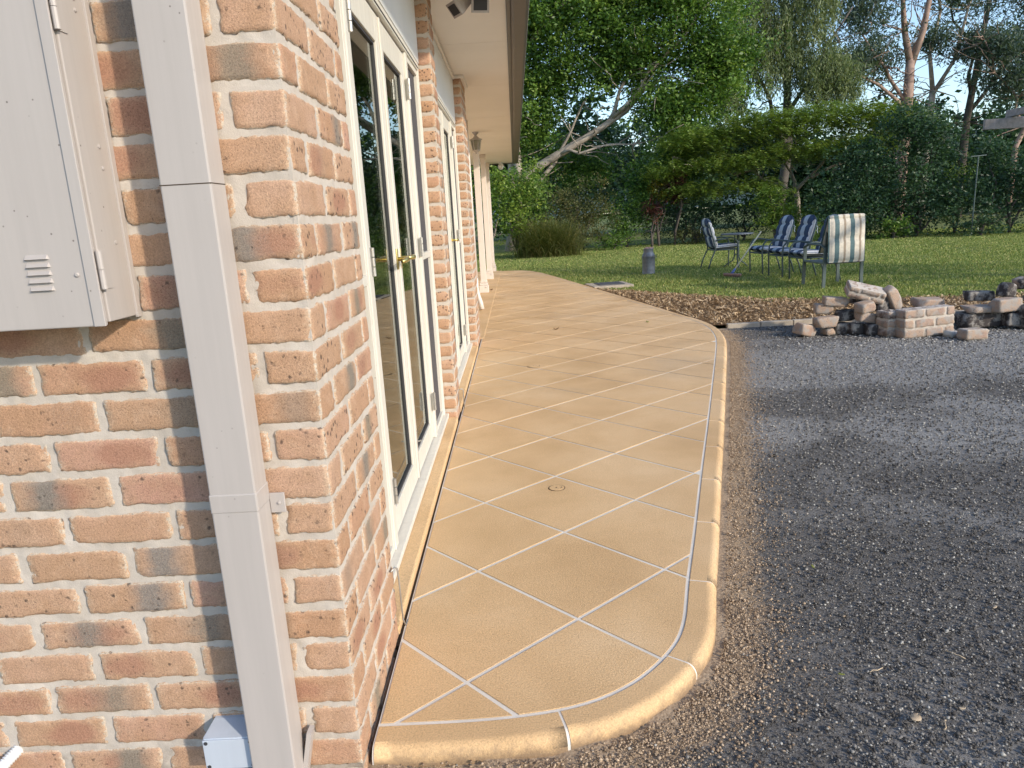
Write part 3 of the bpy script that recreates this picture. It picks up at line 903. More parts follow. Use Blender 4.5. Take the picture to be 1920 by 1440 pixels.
# ------------------------------------------------------------------ things fixed to the house
# square downpipe
dp = empty('downpipe', (-0.183, -0.012, 0))
tag(dp, 'square cream painted downpipe running down the brick front wall', 'downpipe')
PW = 0.0975
def pipe_len(z0, z1, grow=0.0): return MB().box(-PW / 2 - grow, PW / 2 + grow, -0.071 - grow, 0.0 if grow == 0 else 0.002, z0, z1, bev=0.0035)
pipe_len(0.72, 2.5).build('pipe', 'cream_paint', dp)
pipe_len(0.685, 0.728, 0.0016).build('collar', 'cream_paint', dp)
pipe_len(-0.03, 0.690, 0.0006).build('pipe', 'cream_paint', dp)
MB().box(-PW / 2 - 0.0005, PW / 2 + 0.0005, -0.0716, -0.002, 1.3485, 1.3505).build('seam', 'gap', dp)
st = MB().box(PW / 2 + 0.0015, PW / 2 + 0.034, -0.004, -0.0015 + 0.004, 0.655, 0.700, bev=0.0012)
st_o = st.build('strap', 'cream_paint', dp)
MB().lathe([(0.0035, 0), (0.0035, 0.003), (0.0015, 0.004)], (PW / 2 + 0.022, -0.004, 0.678), 10, Matrix.Rotation(R(90), 3, 'X')).build('rivet', 'cream_paint', st_o)
sh = MB().box(PW / 2 + 0.0005, PW / 2 + 0.012, -0.02, 0.008, -0.06, 0.11, Matrix.Rotation(R(12), 3, 'Y')).build('shoe', 'cream_paint', dp)

# electricity meter box
mx0, mx1, mz0, mz1 = -0.96, -0.354, 1.098, 1.80
mbx = empty('meter_box', (mx0 / 2 + mx1 / 2, -0.06, mz0))
tag(mbx, 'cream steel electricity meter box hung on the brick wall beside the downpipe', 'meter box')
def loc(mb, name, mat, parent, off):
    mb.v = [(p[0] - off[0], p[1] - off[1], p[2] - off[2]) for p in mb.v]
    return mb.build(name, mat, parent)
mo = tuple(mbx.location)
loc(MB().box(mx0, mx1, -0.112, 0.004, mz0 + 0.004, mz1, bev=0.002), 'case', 'cream_paint', mbx, mo)
loc(MB().box(mx1 - 0.003, mx1 + 0.0035, -0.014, 0.001, mz0, mz1, bev=0.001), 'wall_flange', 'cream_paint', mbx, mo)
door = loc(MB().box(mx0 + 0.01, mx1 - 0.004, -0.127, -0.1135, mz0 - 0.002, mz1 - 0.01, bev=0.0025), 'door', 'cream_paint', mbx, mo)
loc(MB().box(mx1 - 0.022, mx1 + 0.0005, -0.1305, -0.127, mz0 - 0.002, mz1 - 0.01, bev=0.0012), 'hem', 'cream_paint', door, (0, 0, 0)).location = (-mo[0] - 0, -mo[1], -mo[2])
for hz in (1.165, 1.62):
    h_ = MB().tube([(mx1 + 0.004, -0.118, hz), (mx1 + 0.004, -0.118, hz + 0.036)], 0.0058, 10).tube([(mx1 + 0.004, -0.118, hz + 0.037), (mx1 + 0.004, -0.118, hz + 0.072)], 0.0058, 10)
    h_.box(mx1 - 0.001, mx1 + 0.0022, -0.112, -0.085, hz, hz + 0.072)
    loc(h_, 'hinge', 'cream_paint', mbx, mo)
for hz in (1.25, 1.39, 1.43, 1.67, 1.69): loc(MB().lathe([(0.004, 0), (0.004, 0.0016), (0.002, 0.0026)], (mx1 + 0.0001, -0.045, hz), 10, Matrix.Rotation(R(90), 3, 'Y')), 'rivet', 'cream_paint', mbx, mo)
for lx, lz in ((-0.462, 1.168), (-0.545, 1.60)):
    for q in range(5):
        zz = lz + q * 0.0145
        xa, xb = lx - 0.024, lx + 0.024
        v = [(xa, -0.1268, zz), (xb, -0.1268, zz), (xb, -0.1268, zz + 0.010), (xa, -0.1268, zz + 0.010), (xa + 0.004, -0.1335, zz + 0.0015), (xb - 0.004, -0.1335, zz + 0.0015), (xb - 0.003, -0.127, zz + 0.0095), (xa + 0.003, -0.127, zz + 0.0095)]
        loc(MB().add(v, [(4, 5, 6, 7), (0, 1, 5, 4), (1, 2, 6, 5), (0, 4, 7, 3), (3, 7, 6, 2)]), 'louvre', 'cream_paint', door, mo)
loc(MB().lathe([(0.0045, 0), (0.0045, 0.002), (0.003, 0.0032)], (-0.392, -0.127, 1.195), 12, Matrix.Rotation(R(90), 3, 'X')), 'door_stud', 'cream_paint', door, mo)

# grey junction box at the foot of the wall
jb = empty('junction_box', (-0.285, -0.03, 0.05))
tag(jb, 'pale blue grey plastic junction box low on the bricks behind the downpipe', 'junction box')
b0 = MB().box(-0.062, 0.06, -0.034, 0.03, 0.0, 0.082, bev=0.006)
b0.build('box', 'pvc', jb, True)
MB().add([(-0.058, -0.034, 0.0825), (0.058, -0.034, 0.0825), (0.057, 0.02, 0.093), (-0.052, 0.02, 0.093), (-0.058, -0.03, 0.076), (0.058, -0.03, 0.076), (0.058, 0.03, 0.076), (-0.058, 0.03, 0.076), (0.057, 0.03, 0.093), (-0.052, 0.03, 0.093)],
         [(0, 1, 2, 3), (3, 2, 8, 9), (0, 4, 5, 1), (1, 5, 6, 8, 2), (0, 3, 9, 7, 4)]).build('lid_top', 'pvc', jb)
MB().box(-0.060, 0.058, -0.0375, -0.0345, 0.002, 0.078, bev=0.001).build('lid', 'pvc', jb)
for sx in (-0.052, 0.05):
    for sz in (0.009, 0.071):
        MB().lathe([(0.0045, 0), (0.0045, 0.0012), (0.002, 0.0012)], (sx, -0.0376, sz), 10, Matrix.Rotation(R(90), 3, 'X')).build('screw', 'rubber', jb)
MB().tube([(0.02, -0.0, 0.0), (0.025, -0.0, -0.06), (0.03, 0.0, -0.12)], 0.011, 10).build('gland', 'rubber', jb)
# corrugated conduit
cd = MB()
pts = [Vector((-0.90, -0.03, -0.07)), Vector((-0.885, -0.038, -0.01)), Vector((-0.868, -0.04, 0.03)), Vector((-0.846, -0.03, 0.058)), Vector((-0.832, 0.01, 0.07))]
path = []
rad = []
for i in range(120):
    s_ = i / 119 * (len(pts) - 1); q = min(int(s_), len(pts) - 2); w = s_ - q
    path.append(pts[q].lerp(pts[q + 1], w)); rad.append(0.0125 + (0.0022 if i % 4 < 2 else 0))
cdo = cd.tube(path, rad, 12).build('conduit', 'white_pvc', None, True)
tag(cdo, 'white corrugated conduit bending up into the bottom of the brick wall', 'conduit')

# twin flood light under the soffit
fl = empty('flood_light', (0.235, 3.12, ZS))
tag(fl, 'cream twin head security flood light under the soffit near the glazed doors', 'flood light')
MB().lathe([(0.055, -0.025), (0.058, -0.012), (0.058, -0.0005)], n=20).build('base', 'cream_paint', fl)
for s_, (ax, rz) in ((-1, (R(38), R(-58))), (1, (R(24), R(12)))):
    mat_r = Matrix.Rotation(rz, 3, 'Z') @ Matrix.Rotation(ax, 3, 'X')
    c0 = Vector((s_ * 0.035, 0, -0.03)); c1 = Vector((s_ * 0.055, -0.01, -0.06))
    MB().tube([c0, c1], 0.011, 10).build('arm', 'cream_paint', fl)
    hd = MB()
    sec = [(0.028, 0.03, 0.075), (0.042, 0.036, 0.0), (0.052, 0.043, -0.055), (0.052, 0.043, -0.068)]
    v = []
    for (w, hgt, yy) in sec:
        for a, b in ((-1, -1), (1, -1), (1, 1), (-1, 1)): v.append(c1 + mat_r @ Vector((a * w, yy, b * hgt - 0.02)))
    f = [(i * 4 + j, i * 4 + (j + 1) % 4, (i + 1) * 4 + (j + 1) % 4, (i + 1) * 4 + j) for i in range(3) for j in range(4)] + [(3, 2, 1, 0), (12, 13, 14, 15)]
    hh = hd.add(v, f).build('lamp_head', 'cream_paint', fl)
    v = [c1 + mat_r @ Vector((a * 0.04, -0.0695, b * 0.03 - 0.02)) for a, b in ((-1, -1), (1, -1), (1, 1), (-1, 1))] + [c1 + mat_r @ Vector((a * 0.04, -0.066, b * 0.03 - 0.02)) for a, b in ((-1, -1), (1, -1), (1, 1), (-1, 1))]
    MB().add(v, [(0, 1, 2, 3), (7, 6, 5, 4), (0, 4, 5, 1), (1, 5, 6, 2), (2, 6, 7, 3), (3, 7, 4, 0)]).build('lens', 'rubber', hh)

# coach lantern below the soffit
lt = empty('coach_lantern', (-0.10, 10.15, ZS))
tag(lt, 'cream six sided coach lantern hanging from the soffit before the verandah posts', 'lantern')
MB().lathe([(0.05, -0.0005), (0.045, -0.02), (0.018, -0.045), (0.018, -0.055)], n=12).build('ceiling_rose', 'cream_paint', lt)
MB().lathe([(0.02, -0.055), (0.06, -0.09), (0.10, -0.108), (0.10, -0.118), (0.082, -0.119)], n=6).build('hood', 'cream_paint', lt)
MB().lathe([(0.074, -0.12), (0.05, -0.262)], n=6).build('glass_pane', 'glass', lt)
cg = MB()
for q in range(6):
    a = q * math.pi / 3
    cg.tube([(0.08 * math.cos(a), 0.08 * math.sin(a), -0.118), (0.054 * math.cos(a), 0.054 * math.sin(a), -0.266)], 0.006, 5)
cg.build('cage', 'cream_paint', lt)
MB().lathe([(0.058, -0.264), (0.058, -0.275), (0.02, -0.30), (0.012, -0.32)], n=6).build('finial', 'cream_paint', lt)
bl = empty('bulkhead_lamp', (0.17, 16.6, ZS))
tag(bl, 'small white globe lamp at the far end of the soffit', 'lamp')
MB().lathe([(0.05, -0.0005), (0.05, -0.03), (0.04, -0.035)], n=14).build('base', 'white_pvc', bl)
MB().lathe([(0.04, -0.035), (0.072, -0.07), (0.075, -0.10), (0.055, -0.145), (0.02, -0.165)], n=16).build('globe', 'white_pvc', bl, True)

# ------------------------------------------------------------------ verandah posts
def post(y, lab):
    e = empty('verandah_post', (-0.165, y, 0.004))
    tag(e, lab, 'post', 'cream verandah posts')
    MB().box(-0.052, 0.052, -0.052, 0.052, 0.2, ZS - 0.005, bev=0.006).build('shaft', 'post_paint', e)
    MB().box(-0.082, 0.082, -0.082, 0.082, 0.0, 0.125, bev=0.006).build('plinth', 'post_paint', e)
    MB().box(-0.072, 0.072, -0.072, 0.072, 0.126, 0.168, bev=0.008).box(-0.062, 0.062, -0.062, 0.062, 0.169, 0.21, bev=0.01).build('base_moulding', 'post_paint', e)
    MB().box(-0.066, 0.066, -0.066, 0.066, ZS - 0.10, ZS - 0.006, bev=0.01).build('cap', 'post_paint', e)
    MB().lathe([(0.012, 0), (0.012, 0.006), (0.006, 0.009)], (0.035, -0.082, 0.095), 10, Matrix.Rotation(R(90), 3, 'X')).build('bolt', 'steel', e)
post(11.25, 'cream square verandah post just past the hanging lantern')
post(14.1, 'middle cream square verandah post of the row of three')
post(16.45, 'cream square verandah post at the lawn end of the verandah')
ds = empty('downpipe_shoe', (-0.13, 8.75, 0.004))
tag(ds, 'cream verandah downpipe ending in a kicked out shoe past the brick pier', 'downpipe')
MB().tube([(-0.03, 0, 0.45), (-0.03, 0, 0.3), (-0.01, -0.01, 0.2), (0.02, -0.03, 0.10), (0.035, -0.045, 0.012)], [0.035] * 5, 12).build('elbow', 'post_paint', ds, True)
MB().tube([(-0.03, 0, 0.44), (-0.03, 0, ZS - 0.01)], 0.033, 12).build('pipe', 'post_paint', ds, True)
# hook on the reveal
hk = MB().tube([(0.004, 0.50, 0.235), (0.012, 0.52, 0.24), (0.018, 0.527, 0.232), (0.02, 0.528, 0.20), (0.022, 0.525, 0.06), (0.026, 0.535, 0.035), (0.032, 0.55, 0.045)], 0.0028, 6).build('door_hook', 'steel', None, True)
tag(hk, 'thin metal cabin hook hanging on the first brick pier above the threshold', 'hook')
hk2 = MB().tube([(0.002, 3.17, 0.16), (0.02, 3.18, 0.165), (0.03, 3.185, 0.155), (0.03, 3.18, 0.03)], 0.0035, 6).build('door_hook', 'steel', None, True)
tag(hk2, 'thin metal cabin hook on the slim brick pier between the doors', 'hook')

# ------------------------------------------------------------------ loose ground cover
def inside_patio(X, Y):
    """True where the patio slab lies"""
    xo = np.interp(Y, [p[1] for p in PATIO[2:-1]], [p[0] for p in PATIO[2:-1]])
    return (X < xo + 0.03) & (Y > 0.03) & (Y < 16.5)
OCT = np.array([(1, 0, 0), (-1, 0, 0), (0, 1, 0), (0, -1, 0), (0, 0, 1), (0, 0, -1)], float)
OCF = np.array([(0, 2, 4), (2, 1, 4), (1, 3, 4), (3, 0, 4), (2, 0, 5), (1, 2, 5), (3, 1, 5), (0, 3, 5)])
def rand_rot(n):
    q = rng.normal(size=(n, 4)); q /= np.linalg.norm(q, axis=1)[:, None]
    w, x, y, z = q.T
    return np.stack([np.stack([1 - 2 * (y * y + z * z), 2 * (x * y - z * w), 2 * (x * z + y * w)], -1), np.stack([2 * (x * y + z * w), 1 - 2 * (x * x + z * z), 2 * (y * z - x * w)], -1), np.stack([2 * (x * z - y * w), 2 * (y * z + x * w), 1 - 2 * (x * x + y * y)], -1)], 1)
def stones(name, P, size, mat, lr, flat=0.7):
    n = len(P)
    Rm = rand_rot(n)
    S_ = size[:, None] * rng.uniform(0.55, 1.2, (n, 3))
    V = OCT[None] * rng.uniform(0.7, 1.25, (n, 6, 1))
    V = np.einsum('nij,nkj->nki', Rm, V * S_[:, None])
    V[:, :, 2] *= flat
    V += P[:, None]
    F = (OCF[None] + (np.arange(n) * 6)[:, None, None]).reshape(-1, 3)
    me = np_mesh(name, V.reshape(-1, 3), F, {'lr': np.repeat(lr, 6)})
    return link(name, me, mat, None, False)
M['chips'] = var_mat('gravel_chips', [(0.0, (0.05, 0.046, 0.043)), (0.4, (0.115, 0.107, 0.10)), (0.75, (0.21, 0.197, 0.184)), (0.92, (0.30, 0.29, 0.27)), (0.97, (0.48, 0.46, 0.42)), (1.0, (0.42, 0.29, 0.20))], 0.85)
n = 150000
r_ = 0.9 + 8.5 * rng.random(n) ** 1.6
a_ = rng.uniform(R(-12), R(72), n)
X = 0.4326 + r_ * np.sin(a_); Y = -1.485 + r_ * np.cos(a_)
k = (~inside_patio(X, Y)) & (X > 0.05) & (Y < 6.3) & (X < 12)
X, Y, r_ = X[k], Y[k], r_[k]
D = dist_to(OUT, X, Y)
keep = rng.random(len(X)) < np.clip((D - 0.10) / 0.35, 0.03, 1)
X, Y, r_ = X[keep], Y[keep], r_[keep]
sz = 0.0026 + 0.0038 * rng.random(len(X)) ** 3 + 0.0006 * r_
lr = np.clip(rng.random(len(X)) + 0.38 * ash_at(X, Y) * rng.random(len(X)), 0, 0.96)
o = stones('loose_gravel', np.stack([X, Y, np.full(len(X), -0.048)], 1), sz, 'chips', lr)
tag(o, 'dark grey loose gravel with pale chips beside the patio', 'gravel', kind='stuff')
# bright larger pebbles here and there, sandy crumbs along the slab
n = 1500
X = rng.uniform(0.6, 6.5, n); Y = rng.uniform(-1.0, 5.6, n)
k = ~inside_patio(X, Y); X, Y = X[k], Y[k]
o = stones('pale_pebbles', np.stack([X, Y, np.full(len(X), -0.046)], 1), 0.004 + 0.005 * rng.random(len(X)) ** 3, 'chips', rng.uniform(0.93, 0.985, len(X)))
tag(o, 'pale pebbles sprinkled over the dark gravel', 'pebbles', kind='stuff')
M['crumbs'] = var_mat('soil_crumbs', [(0.0, (0.20, 0.14, 0.095)), (0.5, (0.37, 0.275, 0.19)), (1.0, (0.52, 0.40, 0.285))], 0.95)
n = 60000
i = rng.integers(0, len(OUT), n)
dd = np.abs(rng.normal(0, 0.12, n)) + 0.008
P = OUT[i] - NIN[i] * dd[:, None] + rng.normal(0, 0.02, (n, 2))
k = (~inside_patio(P[:, 0], P[:, 1])) & (P[:, 1] < 6.2) & (P[:, 1] > -0.8) & (P[:, 0] > 0.03)
k |= (P[:, 1] < 0.02) & (P[:, 0] > 0.03)
P = P[k]; dd = dd[k]
o = stones('soil_crumbs', np.stack([P[:, 0], P[:, 1], -0.049 + 0.014 * np.exp(-dd / 0.04)], 1), 0.0022 + 0.0045 * rng.random(len(P)) ** 3, 'crumbs', rng.random(len(P)))
tag(o, 'sandy brown soil crumbs along the patio edge', 'soil', kind='stuff')

# mulch chips
M['chip_wood'] = var_mat('wood_chips', [(0.0, (0.15, 0.095, 0.05)), (0.35, (0.32, 0.215, 0.12)), (0.7, (0.47, 0.335, 0.20)), (1.0, (0.60, 0.46, 0.31))], 0.9, 60)
def chips(name, X, Y, Z, L, mat, wid=0.3, tilt=0.5):
    n = len(X)
    a = rng.uniform(0, 6.283, n); t = rng.normal(0, tilt, n); ro = rng.normal(0, tilt, n)
    d = np.stack([np.cos(a) * np.cos(t), np.sin(a) * np.cos(t), np.sin(t)], 1)
    s = np.stack([-np.sin(a) * np.cos(ro), np.cos(a) * np.cos(ro), np.sin(ro)], 1)
    c = np.stack([X, Y, Z], 1)
    w = L * wid * rng.uniform(0.6, 1.4, n)
    V = np.stack([c - d * L[:, None] / 2 - s * w[:, None] / 2, c + d * L[:, None] / 2 - s * w[:, None] * .35, c + d * L[:, None] * .45 + s * w[:, None] / 2, c - d * L[:, None] * .45 + s * w[:, None] * .4], 1)
    F = np.arange(n * 4).reshape(n, 4)
    return link(name, np_mesh(name, V.reshape(-1, 3), F, {'lr': np.repeat(rng.random(n), 4)}), mat)
n = 52000
X = rng.uniform(1.3, 9, n); Y = rng.uniform(6.42, 11.6, n)
k = (Y < mulch_y(X) + rng.normal(0, 0.12, n)) & ~inside_patio(X, Y)
X, Y = X[k], Y[k]
o = chips('wood_mulch', X, Y, -0.03 + 0.02 * np.clip((mulch_y(X) - Y) / .5, -1, 1) + 0.012 * rng.random(len(X)), 0.02 + 0.045 * rng.random(len(X)) ** 2, 'chip_wood')
tag(o, 'tan wood chip mulch between the lawn and the gravel', 'mulch', kind='stuff')

# grass blades
M['grass'] = leaf_mat('grass_blades', [(0.0, (0.111, 0.170, 0.037)), (0.5, (0.214, 0.280, 0.073)), (0.85, (0.354, 0.376, 0.125)), (1.0, (0.560, 0.472, 0.222))], 0.25, 0.6)
def grass(name, X, Y, h, z=-0.06):
    n = len(X)
    a = rng.uniform(0, 6.283, n)
    w = 0.0035 + 0.0006 * Y.clip(0, 30)
    lean = rng.normal(0, 0.5, (n, 2)) * h[:, None]
    b = np.stack([X, Y, np.full(n, z)], 1)
    s = np.stack([np.cos(a) * w, np.sin(a) * w, np.zeros(n)], 1)
    tip = b + np.stack([lean[:, 0], lean[:, 1], h], 1)
    V = np.stack([b - s, b + s, tip], 1)
    return link(name, np_mesh(name, V.reshape(-1, 3), np.arange(n * 3).reshape(n, 3), {'lr': np.repeat(rng.random(n), 3)}), 'grass')
n = 300000
Y = 7.2 + 20 * rng.random(n) ** 1.35
X = -2.0 + rng.random(n) * (0.72 * (Y + 1.5) + 3.5)
k = ~inside_patio(X, Y) & ((Y > mulch_y(X) - 0.1 + rng.normal(0, 0.12, n)) | (X < 1.5)) & ~((X < 0.15) & (Y < 16.6))
X, Y = X[k], Y[k]
o = grass('mown_grass', X, Y, 0.018 + 0.03 * rng.random(len(X)))
tag(o, 'short mown green lawn grass', 'grass', kind='stuff')

# edging row between gravel and mulch
ed = empty('brick_edging', (2.7, 6.38, -0.06))
tag(ed, 'low tan edging strip between gravel and wood chips', 'edging')
x = 0.0
i = 0
while x < 4.6:
    L = 0.34 + 0.1 * random.random()
    MB().box(x, x + L - 0.008, -0.04 + 0.02 * x * 0.2, 0.035 + 0.02 * x * 0.2, -0.04, 0.055 + random.uniform(-.006, .006), bev=0.008).build('edging_stone', 'concrete', ed)
    x += L

# ------------------------------------------------------------------ heap of broken masonry
def rub(cx, cy, cz, dx, dy, dz, rot, soot, label, group=None, name='broken_brick', cell=0.024, seed=None):
    global _rn
    s = (len(bpy.data.objects) * 13) % 997 + 1
    Q, F, luv = brick_data(dx, dy, dz, s, cell, min(dx, dy, dz) * 0.07, 1.6)
    cr = random.Random(s)
    for _ in range(5):
        nv = np.array([cr.choice((-1, 1)) * cr.uniform(.3, 1), cr.choice((-1, 1)) * cr.uniform(.3, 1), cr.choice((-1, 1)) * cr.uniform(.2, 1)]); nv /= np.linalg.norm(nv)
        ex = np.abs(nv) @ (np.array([dx, dy, dz]) / 2)
        dd_ = Q @ nv - ex * cr.uniform(0.70, 0.92)
        Q = Q - np.maximum(dd_, 0)[:, None] * nv
    bid = (s * 0.6180339) % 1.0
    me = np_mesh(name, Q, F, {'luv': luv[:, :3], 'edg': luv[:, 3], 'bid': np.full(len(Q), bid), 'soot': np.full(len(Q), soot)})
    o = link(name, me, 'rubble', None, False)
    o.location = (cx, cy, cz)
    o.rotation_euler = tuple(R(a) for a in rot)
    tag(o, label, 'brick', group)
    return o
GR = -0.05
SOOTY = 'soot blackened brick stacked in the rubble heap'
GS = 'sooty bricks of the rubble heap'
BR = 'loose tan brick with grey mortar on the rubble heap'
GB = 'tan bricks of the rubble heap'
rub(3.255, 5.62, GR + 0.065, .21, .13, .115, (6, 14, 30), .25, 'chipped tan brick tilted on the gravel at the patio end of the rubble', None)
rub(3.453, 5.60, GR + 0.135, .225, .115, .105, (2, -3, 6), .30, 'tan brick resting on the small yellowish scrap', GB)
rub(3.485, 5.62, GR + 0.035, .10, .12, .06, (0, 0, 15), .1, 'small yellowish brick scrap under the tan brick of the rubble', None)
rub(3.486, 5.75, GR + 0.245, .17, .115, .10, (0, 4, -8), .25, BR, GB)
rub(3.590, 5.72, GR + 0.315, .235, .115, .09, (3, 7, -4), .28, 'long tan brick lying across the top beside the tilted slab', GB)
rub(3.691, 5.70, GR + 0.175, .20, .13, .11, (0, 0, 4), .85, SOOTY, GS)
rub(3.845, 5.78, GR + 0.315, .13, .12, .10, (12, 8, 30), .9, 'small sooty chunk tucked behind the topmost tan brick of the heap', GS)
rub(3.637, 5.66, GR + 0.055, .13, .14, .11, (0, 0, -10), .9, 'soot blackened brick on the gravel next to the yellowish scrap', GS)
rub(3.745, 5.58, GR + 0.055, .16, .13, .105, (0, 6, 12), .75, SOOTY, GS)
rub(3.795, 5.52, GR + 0.275, .165, .12, .10, (6, -8, 20), .35, 'ash capped brick leaning high in the rubble heap', None)
rub(3.827, 5.55, GR + 0.165, .21, .13, .095, (0, 12, 12), .35, 'tan brick held under the ash capped brick', GB)
rub(3.857, 5.50, GR + 0.055, .12, .14, .105, (0, 0, 5), .95, SOOTY, GS)
rub(3.982, 5.62, GR + 0.29, .13, .14, .15, (0, 0, 20), .85, 'tall sooty block behind the slanting orange brick', GS)
rub(4.093, 5.60, GR + 0.33, .11, .13, .24, (4, -28, 10), .15, 'orange brick propped on a slant against the rubble heap', None)
def masonry(name, loc_, rot, courses, length, depth, ch, label, soot, cat='masonry'):
    e = empty(name, loc_)
    e.rotation_euler = tuple(R(a) for a in rot)
    tag(e, label, cat)
    r = random.Random(len(label) * 7 + int(length * 1000))
    Hh = courses * ch
    MB().box(-length / 2 + 0.012, length / 2 - 0.012, -depth / 2 + 0.008, depth / 2 - 0.008, 0.004, Hh - 0.006, bev=0.006).build('mortar', 'mortar', e)
    for c in range(courses):
        x = -length / 2
        first = True
        while x < length / 2 - 0.03:
            L = (0.11 if (first and c % 2) else r.uniform(0.19, 0.23))
            L = min(L, length / 2 - x)
            if length / 2 - x - L < 0.05: L = length / 2 - x
            s = r.randint(1, 900)
            Q, F, luv = brick_data(L - 0.012, depth, ch - 0.012, s, 0.02, 0.010, 1.8)
            me = np_mesh('brick', Q, F, {'luv': luv[:, :3], 'edg': luv[:, 3], 'bid': np.full(len(Q), r.random()), 'soot': np.full(len(Q), soot + r.uniform(-.15, .2))})
            o = link('brick', me, 'rubble', e)
            o.location = (x + L / 2, 0, c * ch + ch / 2)
            x += L
            first = False
    return e
masonry('masonry_lump', (3.832, 5.66, GR + 0.345), (14, 15, -12), 2, .36, .22, .062, 'slab of mortared old bricks lying tilted on top of the rubble heap', .3)
masonry('masonry_lump', (3.972, 5.40, GR), (0, 0, 10), 3, .165, .19, .083, 'upright two brick block standing at the end of the wall fragment', .45)
masonry('masonry_lump', (4.257, 5.30, GR), (0, -1.5, 9), 3, .53, .16, .092, 'three course fragment of old brick wall standing on the gravel', .22)
rub(4.655, 5.95, GR + 0.22, .30, .18, .09, (4, 3, 8), .25, 'white ash covered slab lying behind the wall fragment', None, 'masonry_slab')
rub(4.515, 5.88, GR + 0.10, .34, .2, .16, (0, 0, -6), .75, 'dark block under the ash covered slab', None, 'masonry_slab')
rub(4.986, 5.56, GR + 0.19, .42, .22, .06, (0, 1, 4), .2, 'long pale hearth slab bridging two sides of the rubble', None, 'hearth_slab')
rub(4.976, 5.60, GR + 0.085, .46, .24, .14, (0, 0, 4), .98, 'long soot black base block below the pale hearth slab', None, 'hearth_slab')
rub(5.041, 5.76, GR + 0.29, .27, .15, .095, (0, 2, -3), .95, 'charcoal coloured long block on the pale hearth slab', None, 'charred_block')
rub(5.192, 5.58, GR + 0.36, .12, .13, .14, (0, 8, 12), .9, 'upright charred wedge on top of the orange cornered brick', None, 'charred_block')
rub(5.098, 5.44, GR + 0.235, .245, .15, .125, (0, -3, 8), .3, 'orange cornered brick with grey mortar on the hearth side of the rubble', None)
rub(5.184, 5.48, GR + 0.09, .16, .2, .13, (0, 0, 0), .8, 'soot blackened brick wedged under the orange cornered brick', GS)
ST = 'pale grey broken stone piled at the hearth end of the rubble'
GT = 'grey stones of the rubble heap'
rub(5.504, 5.68, GR + 0.38, .13, .12, .11, (20, 14, 40), .55, ST, GT, 'broken_stone')
rub(5.436, 5.74, GR + 0.40, .11, .12, .10, (10, -18, 15), .55, ST, GT, 'broken_stone')
rub(5.439, 5.52, GR + 0.28, .18, .15, .10, (0, 6, -14), .45, ST, GT, 'broken_stone')
rub(5.292, 5.38, GR + 0.17, .17, .15, .13, (0, 3, 10), .6, ST, GT, 'broken_stone')
rub(5.325, 5.41, GR + 0.055, .2, .2, .11, (0, 0, 0), .9, 'soot blackened block under the pale grey stones of the hearth end', GS)
rub(5.397, 5.30, GR + 0.13, .14, .2, .25, (0, -4, 18), .6, 'tall grey block ending the rubble heap beside the gravel', None, 'broken_stone')
rub(4.456, 5.16, GR + 0.028, .15, .10, .055, (4, 6, 20), .1, 'flat white ash lump on the gravel before the rubble', None, 'ash_lump').data.materials[0] = M['ash']
masonry('masonry_lump', (4.530, 5.00, GR), (0, 2, 10), 1, .235, .13, .105, 'pair of pale bricks still joined lying in front of the hearth', .15)
# ash and small shards round the heap
n = 900
X = rng.normal(4.4, 0.65, n); Y = rng.normal(5.2, 0.2, n)
o = stones('ash_shards', np.stack([X, Y, np.full(n, -0.045)], 1), 0.006 + 0.014 * rng.random(n) ** 3, 'ash', rng.random(n), 0.4)
tag(o, 'white ash flakes scattered at the foot of the rubble', 'ash', kind='stuff')

# ------------------------------------------------------------------ garden furniture
def pillow(L, W, T, nl, nw, seams=(), round_end=0.0):
    """a stuffed cushion lying flat: L along x, W along y, T thick, pinched at the seams"""
    V = []; F = []
    def th(u, w):
        e = (1 - abs(2 * u - 1) ** 6) * (1 - abs(2 * w - 1) ** 6)
        t = max(0.0, e) ** 0.5
        for s_ in seams: t *= 1 - 0.55 * math.exp(-((u - s_) / 0.035) ** 2)
        t *= 1 + 0.05 * math.sin(w * 31 + u * 9)
        return T * (0.12 + 0.88 * t) / 2
    for side in (1, -1):
        for i in range(nl + 1):
            for j in range(nw + 1):
                u, w = i / nl, j / nw
                wy = 1.0
                if round_end > 0 and u > 1 - round_end:
                    q = (u - (1 - round_end)) / round_end
                    wy = math.sqrt(max(0.12, 1 - q * q * 0.85))
                V.append((u * L, (w - 0.5) * W * wy, side * th(u, w)))
    m = (nl + 1) * (nw + 1)
    for s_ in range(2):
        for i in range(nl):
            for j in range(nw):
                a = s_ * m + i * (nw + 1) + j
                q = (a, a + nw + 1, a + nw + 2, a + 1)
                F.append(q if s_ == 0 else q[::-1])
    rim = [i * (nw + 1) for i in range(nl + 1)] + [nl * (nw + 1) + j for j in range(1, nw + 1)] + [i * (nw + 1) + nw for i in range(nl - 1, -1, -1)] + [j for j in range(nw - 1, 0, -1)]
    for a, b in zip(rim, rim[1:] + rim[:1]): F.append((a, b, b + m, a + m))
    return V, F
def xf(V, rot, off):
    return [tuple(rot @ Vector(p) + Vector(off)) for p in V]
